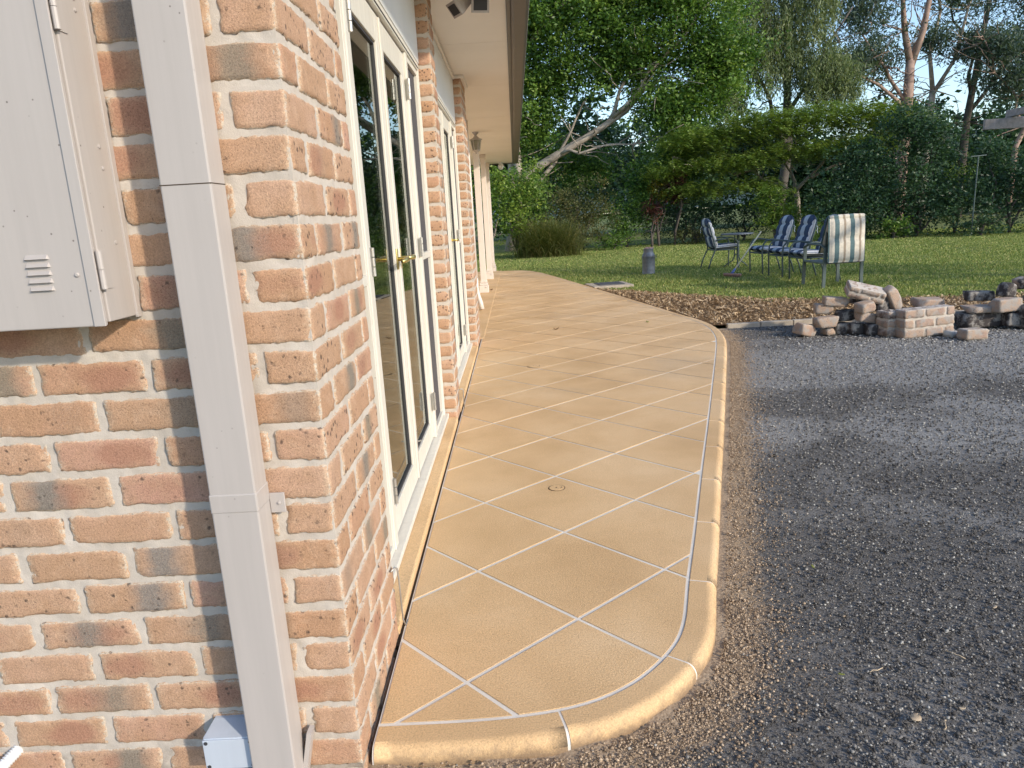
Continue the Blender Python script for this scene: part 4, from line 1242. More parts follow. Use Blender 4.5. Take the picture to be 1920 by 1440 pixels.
def make_chair():
    e = empty('garden_chair')
    ys_ = 0.27
    for s_ in (-1, 1):
        y = s_ * ys_
        # front leg sweeps up into the arm
        MB().tube([(0.27, y, 0), (0.275, y, 0.2), (0.285, y, 0.42), (0.27, y, 0.56), (0.21, y, 0.635), (0.10, y, 0.655), (-0.06, y, 0.63), (-0.20, y, 0.60)], 0.0155, 8).build('front_leg', 'frame_green', e, True)
        MB().tube([(-0.36, y * 0.98, 0), (-0.30, y * 0.98, 0.2), (-0.20, y * 0.95, 0.42), (-0.26, y * 0.92, 0.66), (-0.345, y * 0.85, 0.93)], 0.0155, 8).build('back_leg', 'frame_green', e, True)
    MB().tube([(0.28, -ys_, 0.40), (0.28, ys_, 0.40)], 0.014, 8).tube([(-0.20, -0.255, 0.40), (-0.20, 0.255, 0.40)], 0.014, 8).tube([(0.28, -ys_ + .02, 0.40), (-0.20, -0.25, 0.40)], 0.013, 8).tube([(0.28, ys_ - .02, 0.40), (-0.20, 0.25, 0.40)], 0.013, 8).build('seat_rail', 'frame_green', e, True)
    arc = [(-0.345 - 0.02 * math.sin(a), 0.23 * math.cos(a), 0.93 + 0.06 * math.sin(a)) for a in np.linspace(0, math.pi, 9)]
    MB().tube(arc, 0.0145, 8).build('back_hoop', 'frame_green', e, True)
    MB().box(-0.19, 0.27, -0.25, 0.25, 0.398, 0.406).build('seat_sling', 'frame_green', e)
    V, F = pillow(0.52, 0.50, 0.11, 16, 14)
    MB().add(xf(V, Matrix.Rotation(R(-3), 3, 'Y'), (-0.20, 0, 0.455)), F).build('seat_cushion', 'stripe_blue', e, True)
    V, F = pillow(0.66, 0.49, 0.13, 22, 14, (0.42, 0.72), 0.28)
    MB().add(xf(V, Matrix.Rotation(R(-107), 3, 'Y'), (-0.165, 0, 0.445)), F).build('back_cushion', 'stripe_blue', e, True)
    # ties
    MB().tube([(-0.36, 0.18, 0.90), (-0.39, 0.20, 0.86), (-0.375, 0.205, 0.80), (-0.385, 0.21, 0.76)], 0.006, 5).build('tie', 'white_pvc', e)
    return e
def copy_tree(o, parent=None):
    c = o.copy(); col.objects.link(c); c.parent = parent
    for ch in list(o.children): copy_tree(ch, c)
    return c
LAWN = -0.058
proto = make_chair()
spots = [((4.88, 14.45, LAWN), 4, 'striped padded garden chair drawn up to the round table, facing it'),
         ((5.33, 12.66, LAWN), 187, 'striped padded garden chair with the broom leaning across its arm'),
         ((5.36, 11.68, LAWN), 186, 'middle striped padded chair of the row of three on the lawn'),
         ((5.42, 10.83, LAWN), 184, 'striped padded chair half hidden by the chair with the draped cream cushion')]
for i, (l, a, lab) in enumerate(spots):
    c = proto if i == 0 else copy_tree(proto)
    c.location = l
    c.rotation_euler = (0, 0, R(a))
    tag(c, lab, 'chair', 'striped padded garden chairs')
# the plain chair with a cushion folded over it
pc = empty('garden_chair', (5.34, 9.88, LAWN), R(3))
tag(pc, 'dark metal garden chair with flat wide legs under a folded cream cushion', 'chair')
for (x, y, lean) in ((-0.29, -0.36, 0.02), (0.27, -0.36, -0.02), (-0.27, 0.36, 0.03), (0.27, 0.36, -0.01)):
    MB().box(x - 0.026, x + 0.026, y - 0.014, y + 0.014, 0.0, 0.62, Matrix.Rotation(lean, 3, 'Y'), (x, y, 0.6), bev=0.005).build('leg', 'frame_green', pc)
MB().box(-0.30, 0.29, -0.34, 0.34, 0.37, 0.40, bev=0.008).build('seat', 'frame_green', pc)
for x in (-0.29, 0.27):
    MB().tube([(x, -0.36, 0.6), (x, -0.2, 0.66), (x, 0.2, 0.66), (x, 0.36, 0.6)], 0.018, 8).build('arm', 'frame_green', pc, True)
MB().tube([(-0.25, -0.27, 0.40), (-0.25, -0.30, 0.95), (-0.15, -0.30, 0.985), (0.15, -0.30, 0.985), (0.25, -0.30, 0.95), (0.25, -0.27, 0.40)], 0.016, 8).build('back_frame', 'frame_green', pc, True)
cu = empty('cushion', (5.35, 9.55, LAWN), R(3))
tag(cu, 'cream, green and brown striped cushion draped over the back of a chair', 'cushion')
def flap(L, rotx, off, seams):
    V, F = pillow(L, 0.56, 0.10, 18, 18, seams, 0.0)
    V = [(p[1], p[2], -p[0]) for p in V]
    return xf(V, Matrix.Rotation(R(rotx), 3, 'X'), off), F
V, F = flap(0.66, -3, (0, -0.075, 1.055), (0.02, 0.47))
MB().add(V, F[::-1]).build('near_flap', 'stripe_cream', cu, True)
V, F = flap(0.58, 24, (0, -0.03, 1.055), (0.02, 0.5))
MB().add(V, F).build('far_flap', 'stripe_cream', cu, True)
MB().tube([(-0.27, -0.05, 1.05), (-0.1, -0.05, 1.06), (0.1, -0.05, 1.062), (0.27, -0.05, 1.055)], 0.038, 10).build('fold', 'stripe_cream', cu, True)

tb = empty('garden_table', (5.20, 14.35, LAWN))
tag(tb, 'small round dark metal garden table with curved legs on the lawn', 'table')
MB().lathe([(0.30, 0.70), (0.335, 0.702), (0.34, 0.715), (0.335, 0.728), (0.30, 0.73)], n=36).build('table_top', 'can', tb)
for q in range(3):
    a = q * 2.094 + 0.4
    ca, sa = math.cos(a), math.sin(a)
    MB().tube([(0.05 * ca, 0.05 * sa, 0.70), (0.05 * ca, 0.05 * sa, 0.25), (0.09 * ca, 0.09 * sa, 0.15), (0.22 * ca, 0.22 * sa, 0.07), (0.30 * ca, 0.30 * sa, 0.0)], 0.013, 8).build('leg', 'frame_green', tb, True)
for zz in (0.28, 0.55):
    MB().lathe([(0.05, zz - 0.006), (0.064, zz - 0.006), (0.064, zz + 0.006), (0.05, zz + 0.006)], n=18).build('ring', 'frame_green', tb)

br = empty('broom', (4.46, 12.15, LAWN))
tag(br, 'broom with pale stick and blue socket leaning on a striped chair', 'broom')
MB().tube([(0.0, 0.0, 0.085), (0.66, 0.42, 0.80)], 0.014, 8).build('handle', 'stick', br, True)
MB().tube([(-0.015, -0.01, 0.07), (0.06, 0.038, 0.152)], [0.026, 0.018], 8).build('socket', 'blue', br, True)
rbm = Matrix.Rotation(R(-58), 3, 'Z')
MB().box(-0.20, 0.20, -0.03, 0.03, 0.042, 0.075, rbm, (0, 0, 0.06), bev=0.006).build('head', 'rust', br)
MB().box(-0.19, 0.19, -0.032, 0.032, 0.0, 0.042, rbm, (0, 0, 0.02)).build('bristles', 'bristle', br)

can = empty('milk_can', (3.20, 13.85, LAWN))
tag(can, 'old grey steel milk can with pinkish contents on the lawn', 'milk can')
MB().lathe([(0.135, 0), (0.138, 0.012), (0.132, 0.03), (0.132, 0.36), (0.136, 0.37), (0.132, 0.38), (0.125, 0.41), (0.108, 0.44), (0.102, 0.46), (0.102, 0.52), (0.112, 0.535), (0.105, 0.537)], n=28).build('body', 'can', can, True)
for s_ in (-1, 1):
    a = R(-90) + s_ * 0.9
    c = Vector((math.cos(a), math.sin(a), 0)); t_ = Vector((-math.sin(a), math.cos(a), 0))
    MB().tube([c * .128 + t_ * .04 + Vector((0, 0, .38)), c * .16 + t_ * .035 + Vector((0, 0, .39)), c * .16 + t_ * .035 + Vector((0, 0, .34)), c * .16 - t_ * .035 + Vector((0, 0, .34)), c * .16 - t_ * .035 + Vector((0, 0, .39)), c * .128 - t_ * .04 + Vector((0, 0, .38))], 0.007, 6).build('handle', 'can', can)
fl_ = MB()
r = random.Random(4)
for q in range(16):
    a = r.uniform(0, 6.28); d = 0.085 * math.sqrt(r.random())
    x, y, s_ = d * math.cos(a), d * math.sin(a), r.uniform(0.022, 0.04)
    fl_.lathe([(s_ * .5, -s_ * .6), (s_, 0), (s_ * .6, s_ * .6), (s_ * .1, s_ * .75)], (x, y, 0.54), 7)
fl_.build('contents', 'rust', can)

mh = empty('drain_cover', (2.07, 11.6, -0.055))
tag(mh, 'raised square concrete drain cover with a dark iron lid beside the patio', 'drain cover')
MB().box(-0.36, 0.36, -0.36, 0.36, 0.0, 0.055, Matrix.Rotation(R(8), 3, 'Z'), bev=0.008).build('surround', 'concrete', mh)
MB().box(-0.22, 0.24, -0.22, 0.24, 0.057, 0.068, Matrix.Rotation(R(8), 3, 'Z'), bev=0.003).build('lid', 'iron', mh)

# weathered timber pergola reaching in over the lawn
pg = empty('timber_pergola', (9.2, 10.2, LAWN))
tag(pg, 'weathered grey timber pergola beam ending over the lawn by the hedge', 'pergola')
def plain(mb, name, mat, parent): return loc(mb, name, mat, parent, tuple(parent.location))
plain(MB().box(7.60, 11.4, 10.0, 10.055, 2.16, 2.31, bev=0.006), 'beam', 'timber_grey', pg)
plain(MB().box(7.95, 11.4, 10.06, 10.11, 2.19, 2.33, bev=0.006), 'beam', 'timber_grey', pg)
for x in (8.02, 8.85, 9.7): plain(MB().box(x, x + 0.07, 6.4, 10.2, 2.336, 2.44, bev=0.005), 'rafter', 'timber_grey', pg)
plain(MB().box(7.9, 11.4, 6.6, 6.655, 2.19, 2.332, bev=0.006), 'beam', 'timber_grey', pg)
for (x, y) in ((9.4, 9.9), (9.4, 6.66)): plain(MB().box(x, x + 0.1, y, y + 0.095, LAWN, 2.33, bev=0.005), 'post', 'timber_grey', pg)

tp = empty('tap_post', (14.3, 20.95, LAWN))
tag(tp, 'thin grey tee topped pole standing in front of the dark hedge', 'pole')
MB().tube([(0, 0, 0), (0.02, 0, 2.35)], 0.02, 8).build('pole', 'frame_green', tp)
MB().tube([(-0.2, 0, 2.34), (0.26, 0, 2.36)], 0.016, 8).build('crossbar', 'frame_green', tp)

# leaves blown on the ground
M['dry_leaf'] = simple('dry_leaf', (0.55, 0.43, 0.29), 0.7, 0.2, 30, 90, 0.2)
M['brown_leaf'] = simple('brown_leaf', (0.20, 0.11, 0.05), 0.8, 0.3, 30, 90, 0.2)
M['green_leaf'] = simple('green_leaf', (0.22, 0.24, 0.05), 0.6, 0.3, 30, 90, 0.2)
def fallen(x, y, z, L, W, rz, mat, label, group=None, curl=0.3):
    V = []; F = []
    n = 8
    for i in range(n + 1):
        u = i / n
        w = W * (math.sin(math.pi * min(1, u * 0.97 + 0.015)) ** 0.7) / 2
        zz = curl * L * (u - 0.5) ** 2
        for s_ in (-1, 0, 1): V.append(((u - 0.5) * L, s_ * w, zz + abs(s_) * W * 0.12))
    for i in range(n):
        for j in range(2):
            a = i * 3 + j
            F.append((a, a + 1, a + 4, a + 3))
    o = MB().add(V, F).build('fallen_leaf', mat, None, True)
    o.location = (x, y, z + 0.002)
    o.rotation_euler = (0, 0, R(rz))
    sm = o.modifiers.new('thick', 'SOLIDIFY'); sm.thickness = 0.0012
    tag(o, label, 'leaf', group)
fallen(1.384, 0.109, -0.043, 0.034, 0.026, 40, 'dry_leaf', 'large pale cream dry leaf lying on the dark gravel')
fallen(0.837, 6.576, 0.0, 0.07, 0.035, 25, 'brown_leaf', 'curled brown leaf lying alone on the tan patio', curl=0.9)
fallen(-0.05, 11.57, 0.006, 0.08, 0.04, 70, 'brown_leaf', 'curled brown leaf beside the first verandah post', curl=0.9)
fallen(1.9, 6.75, 0.0, 0.06, 0.03, 110, 'green_leaf', 'yellow green leaf on the patio near the wood chips', curl=0.6)
GL = 'leaves scattered on the gravel'
for i, (x, y) in enumerate(((1.52, 0.14), (1.66, 0.03), (1.60, -0.06), (1.28, 0.30), (1.9, 0.6), (1.45, 0.92), (1.75, 1.5))):
    fallen(x, y, -0.044, 0.018 + 0.006 * (i % 3), 0.009, i * 53, 'green_leaf' if i % 2 else 'dry_leaf', 'tiny fallen leaf on the dark gravel', GL)
for i, (x, y, rz) in enumerate(((1.36, 0.30, 20), (1.62, 0.38, -50), (1.43, 0.06, 60))):
    pts = [(math.cos(R(rz)) * q * 0.012, math.sin(R(rz)) * q * 0.012 + 0.004 * math.sin(q * 2.1 + i), 0.003 + 0.002 * math.sin(q)) for q in range(5)]
    o = MB().tube(pts, 0.0014, 5).build('twig', 'dry_leaf', None, True)
    o.location = (x, y, -0.042)
    tag(o, 'short curved dry twig on the dark gravel', 'twig', 'twigs on the gravel')

# ------------------------------------------------------------------ planting
LG = {
 'mid': [(0.0, (0.034, 0.076, 0.020)), (0.35, (0.068, 0.144, 0.030)), (0.7, (0.144, 0.248, 0.044)), (1.0, (0.275, 0.358, 0.083))],
 'bright': [(0.0, (0.060, 0.120, 0.018)), (0.5, (0.120, 0.204, 0.030)), (1.0, (0.264, 0.324, 0.060))],
 'dark': [(0.0, (0.022, 0.050, 0.029)), (0.5, (0.043, 0.094, 0.050)), (0.9, (0.078, 0.138, 0.070)), (1.0, (0.144, 0.204, 0.096))],
 'olive': [(0.0, (0.036, 0.054, 0.018)), (0.5, (0.084, 0.102, 0.034)), (0.9, (0.156, 0.138, 0.054)), (1.0, (0.264, 0.156, 0.060))],
 'gum': [(0.0, (0.073, 0.112, 0.059)), (0.5, (0.158, 0.205, 0.099)), (1.0, (0.290, 0.330, 0.172))],
 'euc': [(0.0, (0.034, 0.063, 0.057)), (0.5, (0.069, 0.109, 0.086)), (1.0, (0.138, 0.178, 0.121))],
 'feather': [(0.0, (0.087, 0.153, 0.032)), (0.5, (0.175, 0.262, 0.058)), (1.0, (0.335, 0.393, 0.110))],
 'red': [(0.0, (0.035, 0.014, 0.014)), (0.6, (0.08, 0.03, 0.025)), (1.0, (0.20, 0.09, 0.06))],
 'yellow': [(0.0, (0.06, 0.09, 0.015)), (0.5, (0.16, 0.15, 0.02)), (1.0, (0.40, 0.32, 0.03))],
 'strap': [(0.0, (0.065, 0.091, 0.026)), (0.6, (0.156, 0.182, 0.052)), (1.0, (0.338, 0.286, 0.130))],
}
for k_, st_ in LG.items(): M['leaf_' + k_] = leaf_mat('leaf_' + k_, st_)

def nrm(a): return a / (np.linalg.norm(a, axis=-1, keepdims=True) + 1e-9)
def leaf_arrays(P, L, W, droop=0.3, cl=None):
    n = len(P)
    d = nrm(rng.normal(size=(n, 3)) * np.array([1, 1, 0.55]) + np.array([0, 0, -droop]))
    up = nrm(rng.normal(size=(n, 3)) * 0.75 + np.array([0.25, -0.25, 0.8]))
    s = nrm(np.cross(d, up))
    L = L * rng.uniform(0.6, 1.3, n)[:, None]; W = W * rng.uniform(0.6, 1.3, n)[:, None]
    V = np.stack([P - d * L / 2, P + s * W / 2 - d * L * 0.05, P + d * L / 2, P - s * W / 2 - d * L * 0.05], 1)
    lr = np.clip((0.55 * cl + 0.45 * rng.random(n)) if cl is not None else rng.random(n), 0, 1)
    return V.reshape(-1, 3), np.repeat(lr, 4)
def clumps(blobs, per, spread, dens=1.0, shell=0.45):
    """leaf centres: every blob (x,y,z,rx,ry,rz,nclump) holds clumps nearer its skin, every clump a gaussian puff"""
    P = []; C = []
    for (x, y, z, rx, ry, rz, nc) in blobs:
        nc = int(nc * dens)
        u = nrm(rng.normal(size=(nc, 3)))
        r = rng.random(nc) ** shell
        jit = 1 + 0.28 * rng.normal(size=nc)
        c = np.array([x, y, z]) + u * (r * jit)[:, None] * np.array([rx, ry, rz])
        k = rng.random(nc)
        s = spread * rng.uniform(0.6, 1.4, nc)
        m = rng.integers(int(per * .6), int(per * 1.4) + 1, nc)
        idx = np.repeat(np.arange(nc), m)
        P.append(c[idx] + rng.normal(size=(len(idx), 3)) * s[idx, None] * np.array([1, 1, 0.7]))
        C.append(k[idx])
    return np.concatenate(P), np.concatenate(C)
def crown_obj(name, parent, V, lr, mat, off):
    V = V - np.array(off)
    F = np.arange(len(V)).reshape(-1, 4)
    return link(name, np_mesh(name, V, F, {'lr': lr}), mat, parent)
def wander(a, b, n, amp, seed):
    a = Vector(a); b = Vector(b)
    r = random.Random(seed)
    out = []
    L = (b - a).length
    o = Vector((0, 0, 0))
    for i in range(n + 1):
        u = i / n
        if 0 < i < n: o = o * 0.6 + Vector((r.gauss(0, 1), r.gauss(0, 1), r.gauss(0, 0.6))) * amp * L
        else: o = o * (0 if i == 0 else 0.6)
        out.append(a.lerp(b, u) + o)
    return out
def limb_mesh(limbs, off):
    mb = MB()
    for pts, r0, r1 in limbs:
        pts = [Vector(p) - Vector(off) for p in pts]
        n = len(pts)
        mb.tube(pts, [r0 + (r1 - r0) * (i / (n - 1)) ** 0.8 for i in range(n)], 7)
    return mb
def twigs_from(limbs, n, length, r, seed, up=0.4):
    """thin side branches starting on the limbs"""
    out = []
    rr = random.Random(seed)
    for _ in range(n):
        pts, r0, r1 = rr.choice(limbs)
        i = rr.randint(max(1, len(pts) // 3), len(pts) - 1)
        a = Vector(pts[i])
        d = Vector((rr.gauss(0, 1), rr.gauss(0, 1), rr.gauss(up, 0.6))).normalized()
        b = a + d * length * rr.uniform(0.5, 1.3)
        out.append((wander(a, b, 5, 0.06, rr.random()), r * rr.uniform(0.6, 1.2), r * 0.25))
    return out
def tree(name, base, limbs, blobs, per, spread, leaf, mat, bark, label, group=None, droop=0.3, ntwig=30, twl=1.5, twr=0.03, dens=1.0, cat='tree', shell=0.45, twup=0.4):
    e = empty(name, base)
    tag(e, label, cat, group)
    if limbs:
        tw = twigs_from(limbs, ntwig, twl, twr, len(label))
        limb_mesh(limbs[:1], base).build('trunk', bark, e, True)
        if len(limbs) > 1 or tw: limb_mesh(limbs[1:] + tw, base).build('branches', bark, e, True)
    if blobs:
        P, C = clumps(blobs, per, spread, dens, shell)
        V, lr = leaf_arrays(P, leaf[0], leaf[1], droop, C)
        crown_obj('crown', e, V, lr, mat, base)
    return e
GZ = -0.08

# the large leafy tree whose limbs lean out over the garden
b = (0.2, 28.6, GZ)
L1 = [(0.2, 28.6, GZ), (0.45, 28.5, 1.2), (1.1, 28.3, 3.0), (2.6, 28.1, 3.75), (3.6, 27.9, 4.25), (4.9, 27.7, 5.0), (5.6, 27.6, 5.75), (6.4, 27.5, 6.1)]
limbs = [(L1, 0.26, 0.06),
         (wander((4.2, 27.8, 4.6), (5.3, 27.5, 6.9), 6, 0.03, 1), 0.10, 0.03),
         (wander((0.3, 28.5, 0.8), (1.0, 28.2, 7.2), 7, 0.02, 2) + [Vector((2.0, 28, 8.3)), Vector((3.4, 27.8, 9.6))], 0.24, 0.06),
         (wander((0.6, 28.4, 1.6), (3.3, 28.3, 5.6), 7, 0.03, 3), 0.13, 0.03),
         (wander((0.4, 28.4, 1.2), (0.2, 28.0, 9.5), 7, 0.03, 4), 0.2, 0.05),
         (wander((2.3, 28.1, 3.6), (5.9, 27.2, 3.9), 6, 0.04, 5), 0.07, 0.02),
         (wander((4.4, 27.7, 4.8), (8.0, 27.0, 8.5), 7, 0.03, 6), 0.09, 0.03)]
bl_ = [(1.6, 28.5, 8.6, 2.4, 2.0, 1.9, 190), (4.2, 28.2, 9.0, 2.6, 2.0, 1.9, 230), (7.0, 27.8, 8.6, 2.2, 2.0, 2.0, 190), (8.3, 27.3, 6.5, 1.5, 1.4, 1.7, 120), (6.7, 27.2, 5.0, 1.7, 1.2, 1.0, 110),
       (5.0, 28.0, 6.9, 2.6, 1.5, 1.2, 170), (1.9, 28.6, 6.4, 1.9, 1.5, 1.3, 110), (0.8, 28.4, 4.8, 1.3, 1.2, 1.0, 60), (6.9, 27.0, 3.4, 1.0, 0.8, 1.5, 70), (5.6, 27.1, 2.2, 0.7, 0.6, 1.1, 40), (-1.5, 28.5, 7.5, 2.2, 1.8, 2.5, 100),
       (3.5, 28.6, 12, 4.5, 3.0, 2.4, 160), (1.0, 27.5, 2.0, 1.1, 0.8, 1.0, 40), (3.2, 29.6, 3.2, 2.0, 0.8, 0.9, 50), (1.6, 29.6, 4.6, 1.2, 0.7, 1.2, 34)]
tree('fig_tree', b, limbs, bl_, 46, 0.25, (0.15, 0.078), 'leaf_mid', 'bark_pale', 'large leafy green tree with pale leaning limbs behind the grass clump', ntwig=70, twl=1.6, dens=2.1)

# weeping gum: hanging strings of narrow leaves
def weeping(name, base, limbs, tops, nstr, label, mat, bark):
    e = empty(name, base)
    tag(e, label, 'tree')
    limb_mesh(limbs[:1], base).build('trunk', bark, e, True)
    limb_mesh(limbs[1:] + twigs_from(limbs, 40, 1.8, 0.035, 5, 0.2), base).build('branches', bark, e, True)
    P = []; C = []
    for (x, y, z, rx, ry, rz, nc) in tops:
        nc = int(nc * 2.4)
        u = nrm(rng.normal(size=(nc, 3))); r = rng.random(nc) ** 0.4
        c = np.array([x, y, z]) + u * r[:, None] * np.array([rx, ry, rz])
        for q in c:
            n = int(rng.integers(26, 60)); L = rng.uniform(0.7, 1.9); k = rng.random()
            t = np.sort(rng.random(n))
            sway = rng.normal(0, 0.12, 2)
            P.append(np.stack([q[0] + sway[0] * t * L + rng.normal(0, 0.08, n), q[1] + sway[1] * t * L + rng.normal(0, 0.08, n), q[2] - t * L], 1)); C.append(np.full(n, k))
    V, lr = leaf_arrays(np.concatenate(P), 0.20, 0.045, 1.6, np.concatenate(C))
    crown_obj('crown', e, V, lr, mat, base)
b = (13.2, 34, GZ)
weeping('weeping_gum', b, [(wander(b, (13.4, 34, 11), 8, 0.015, 8), 0.28, 0.1), (wander((13.3, 34, 4), (10.6, 33.5, 9.5), 6, 0.03, 9), 0.12, 0.03), (wander((13.3, 34, 5), (16, 33.6, 9.5), 6, 0.03, 10), 0.12, 0.03), (wander((13.3, 34, 6.5), (12, 33, 12), 6, 0.03, 11), 0.1, 0.03)],
        [(11.2, 33.6, 9.6, 1.4, 1.2, 2.2, 130), (12.6, 33.4, 8.5, 1.3, 1.1, 2.0, 110), (13.9, 33.4, 10.3, 1.4, 1.2, 2.0, 110), (14.4, 33.2, 7.4, 1.2, 1.0, 1.2, 80), (15.6, 33.4, 7.0, 1.1, 1.0, 0.9, 60), (12.8, 34, 12.5, 2.6, 2, 1.6, 100), (10.6, 33.6, 6.8, 0.9, .8, 1.0, 40)], 0,
        'tall weeping gum with drooping pale green strings of leaves', 'leaf_gum', 'bark_dark')

# open crowned tall gums with several trunks
def gum(base, trunks, blobs, label, bark, seed):
    limbs = trunks
    tree('gum_tree', base, limbs, blobs, 34, 0.33, (0.24, 0.07), 'leaf_euc', bark, label, 'tall open crowned gums', droop=0.9, ntwig=90, twl=2.2, twr=0.035, shell=0.6, dens=2.0)
b = (20.8, 38, GZ)
gum(b, [([(20.8, 38, GZ), (20.9, 38, 3), (21.0, 38, 6.2), (21.0, 38, 8.0)], 0.36, 0.22),
        ([(21.0, 38, 7.8), (20.6, 38, 9.4), (20.4, 38, 11), (20.2, 38, 13.5)], 0.19, 0.08),
        ([(21.0, 38, 7.6), (21.5, 37.9, 9.3), (21.8, 37.9, 11.5), (22.2, 38, 14)], 0.2, 0.08),
        (wander((20.9, 38, 6.0), (18.3, 37.5, 9.2), 6, 0.04, 21), 0.12, 0.04), (wander((20.9, 38, 5.0), (17.0, 37.3, 8.6), 7, 0.04, 22), 0.12, 0.03)],
    [(18.2, 37.6, 10.4, 2.0, 1.6, 2.0, 75), (17.2, 37.5, 7.8, 1.6, 1.3, 1.1, 45), (20.2, 37.5, 12.5, 2.2, 2.0, 1.6, 60), (19.4, 38.3, 8.2, 1.6, 1.3, 1.2, 40), (22.2, 38, 12.6, 2.0, 2.0, 1.6, 50)],
    'tall gum with a thick pinkish forked trunk above the feathery tree', 'bark_pink', 1)
b = (22.6, 39, GZ)
gum(b, [([(22.6, 39, GZ), (22.7, 39, 4), (22.8, 39, 6.6)], 0.22, 0.16),
        ([(22.8, 39, 6.5), (22.5, 39, 8.4), (22.9, 39, 10.4), (22.4, 39, 13.5)], 0.13, 0.05),
        ([(22.8, 39, 6.4), (23.7, 38.8, 8.0), (24.9, 38.6, 8.8)], 0.12, 0.06), ([(23.7, 38.8, 8.0), (24.2, 38.8, 10.5), (25.2, 38.8, 13.5)], 0.09, 0.04)],
    [(23.6, 38.8, 11.6, 1.8, 1.5, 1.8, 50), (24.6, 38.6, 8.8, 1.3, 1.2, 1.0, 35), (22.6, 39, 9.0, 1.0, 1, .9, 25)],
    'slim pale barked gum with an orange limb among the tall gums', 'bark_pale', 2)
b = (25.2, 40, GZ)
gum(b, [([(25.2, 40, GZ), (25.3, 40, 5), (25.7, 40, 8.5), (26.2, 40, 13)], 0.26, 0.1),
        (wander((25.4, 40, 5.5), (28.8, 39.6, 11.5), 6, 0.03, 31), 0.12, 0.04), (wander((25.4, 40, 6.5), (23.6, 39.8, 12), 6, 0.03, 32), 0.1, 0.04)],
    [(26.6, 39.6, 11.8, 2.2, 1.8, 2.0, 70), (29.0, 39.4, 10.6, 2.2, 1.8, 2.0, 75), (27.2, 39.4, 8.4, 1.8, 1.4, 1.2, 50), (29.3, 39.2, 7.6, 1.4, 1.2, 1.0, 30)],
    'dark trunked gum with a heavy blue green crown at the pergola end', 'bark_dark', 3)
b = (26.0, 37, GZ)
gum(b, [([(26.0, 37, GZ), (26.1, 37, 3.4), (26.6, 37, 4.6), (27.6, 37, 5.8), (28.6, 37, 7.6), (30, 37, 9.4)], 0.17, 0.06),
        (wander((26.4, 37, 4.4), (23.8, 36.6, 8.4), 6, 0.03, 41), 0.08, 0.03), (wander((27.6, 37, 5.8), (30.4, 36.8, 6.9), 6, 0.03, 42), 0.06, 0.02)],
    [(25.4, 36.8, 6.6, 1.7, 1.4, 1.1, 50), (24.6, 36.7, 8.2, 1.2, 1.2, 1.0, 30), (27.4, 36.8, 8.0, 1.4, 1.2, 1.0, 26)],
    'leaning gum whose curved trunk rises behind the pergola beam', 'bark_pink', 4)

# feathery leaved spreading tree: flat sprays of pinnate fronds
def fronds(centres, size, k):
    P = []; D = []; C = []
    n = len(centres)
    a = rng.uniform(0, 6.283, n)
    for i in range(n):
        L = size * rng.uniform(0.6, 1.3); d = np.array([math.cos(a[i]), math.sin(a[i]), -0.25]); s = np.array([-math.sin(a[i]), math.cos(a[i]), 0])
        t = np.linspace(0.12, 1, k)
        for sg in (-1, 1):
            w = 0.16 * L * np.sin(np.pi * np.clip(t, 0.1, 0.97)) ** 0.7 + 0.02
            c = centres[i] + np.outer(t * L, d) + np.outer(-(t ** 2) * 0.3 * L, [0, 0, 1]) + np.outer(sg * w * 0.55, s)
            P.append(c); D.append(np.stack([(s * sg + d * 0.35) * ww for ww in w])); C.append(np.full(k, rng.random()))
    P = np.concatenate(P); D = np.concatenate(D); C = np.concatenate(C)
    up = nrm(rng.normal(size=P.shape) * 0.3 + np.array([0, 0, 1]))
    w = nrm(np.cross(D, up)) * 0.026 * (size / 0.5)
    V = np.stack([P - D * .55, P + w, P + D * .55, P - w], 1).reshape(-1, 3)
    lr = np.clip(0.5 * C + 0.5 * rng.random(len(P)), 0, 1)
    return V, np.repeat(lr, 4)
b = (11.2, 26.5, GZ)
e = empty('feathery_tree', b)
tag(e, 'wide spreading tree with layered feathery fronds behind the chairs', 'tree')
limbs = [(wander(b, (10.9, 26.3, 1.7), 4, 0.02, 51), 0.13, 0.10), (wander((10.9, 26.3, 1.6), (7.6, 25.8, 3.4), 6, 0.04, 52), 0.07, 0.02), (wander((10.9, 26.3, 1.6), (12.6, 25.6, 3.6), 6, 0.04, 53), 0.08, 0.02),
         (wander((10.9, 26.3, 1.7), (10.2, 25.4, 3.9), 6, 0.05, 54), 0.07, 0.02), (wander((11.4, 26, 2.1), (14.2, 25.6, 3.7), 6, 0.04, 55), 0.06, 0.02), (wander((9.6, 26, 2.5), (6.2, 25.6, 3.2), 6, 0.05, 56), 0.04, 0.015), (wander((11.9, 25.4, 2.2), (12.3, 25.1, 3.3), 5, 0.08, 57), 0.05, 0.02)]
limb_mesh(limbs[:1], b).build('trunk', 'bark_pale', e, True)
limb_mesh(limbs[1:] + twigs_from(limbs[1:], 45, 1.0, 0.02, 9, 0.0), b).build('branches', 'bark_pale', e, True)
cs = []
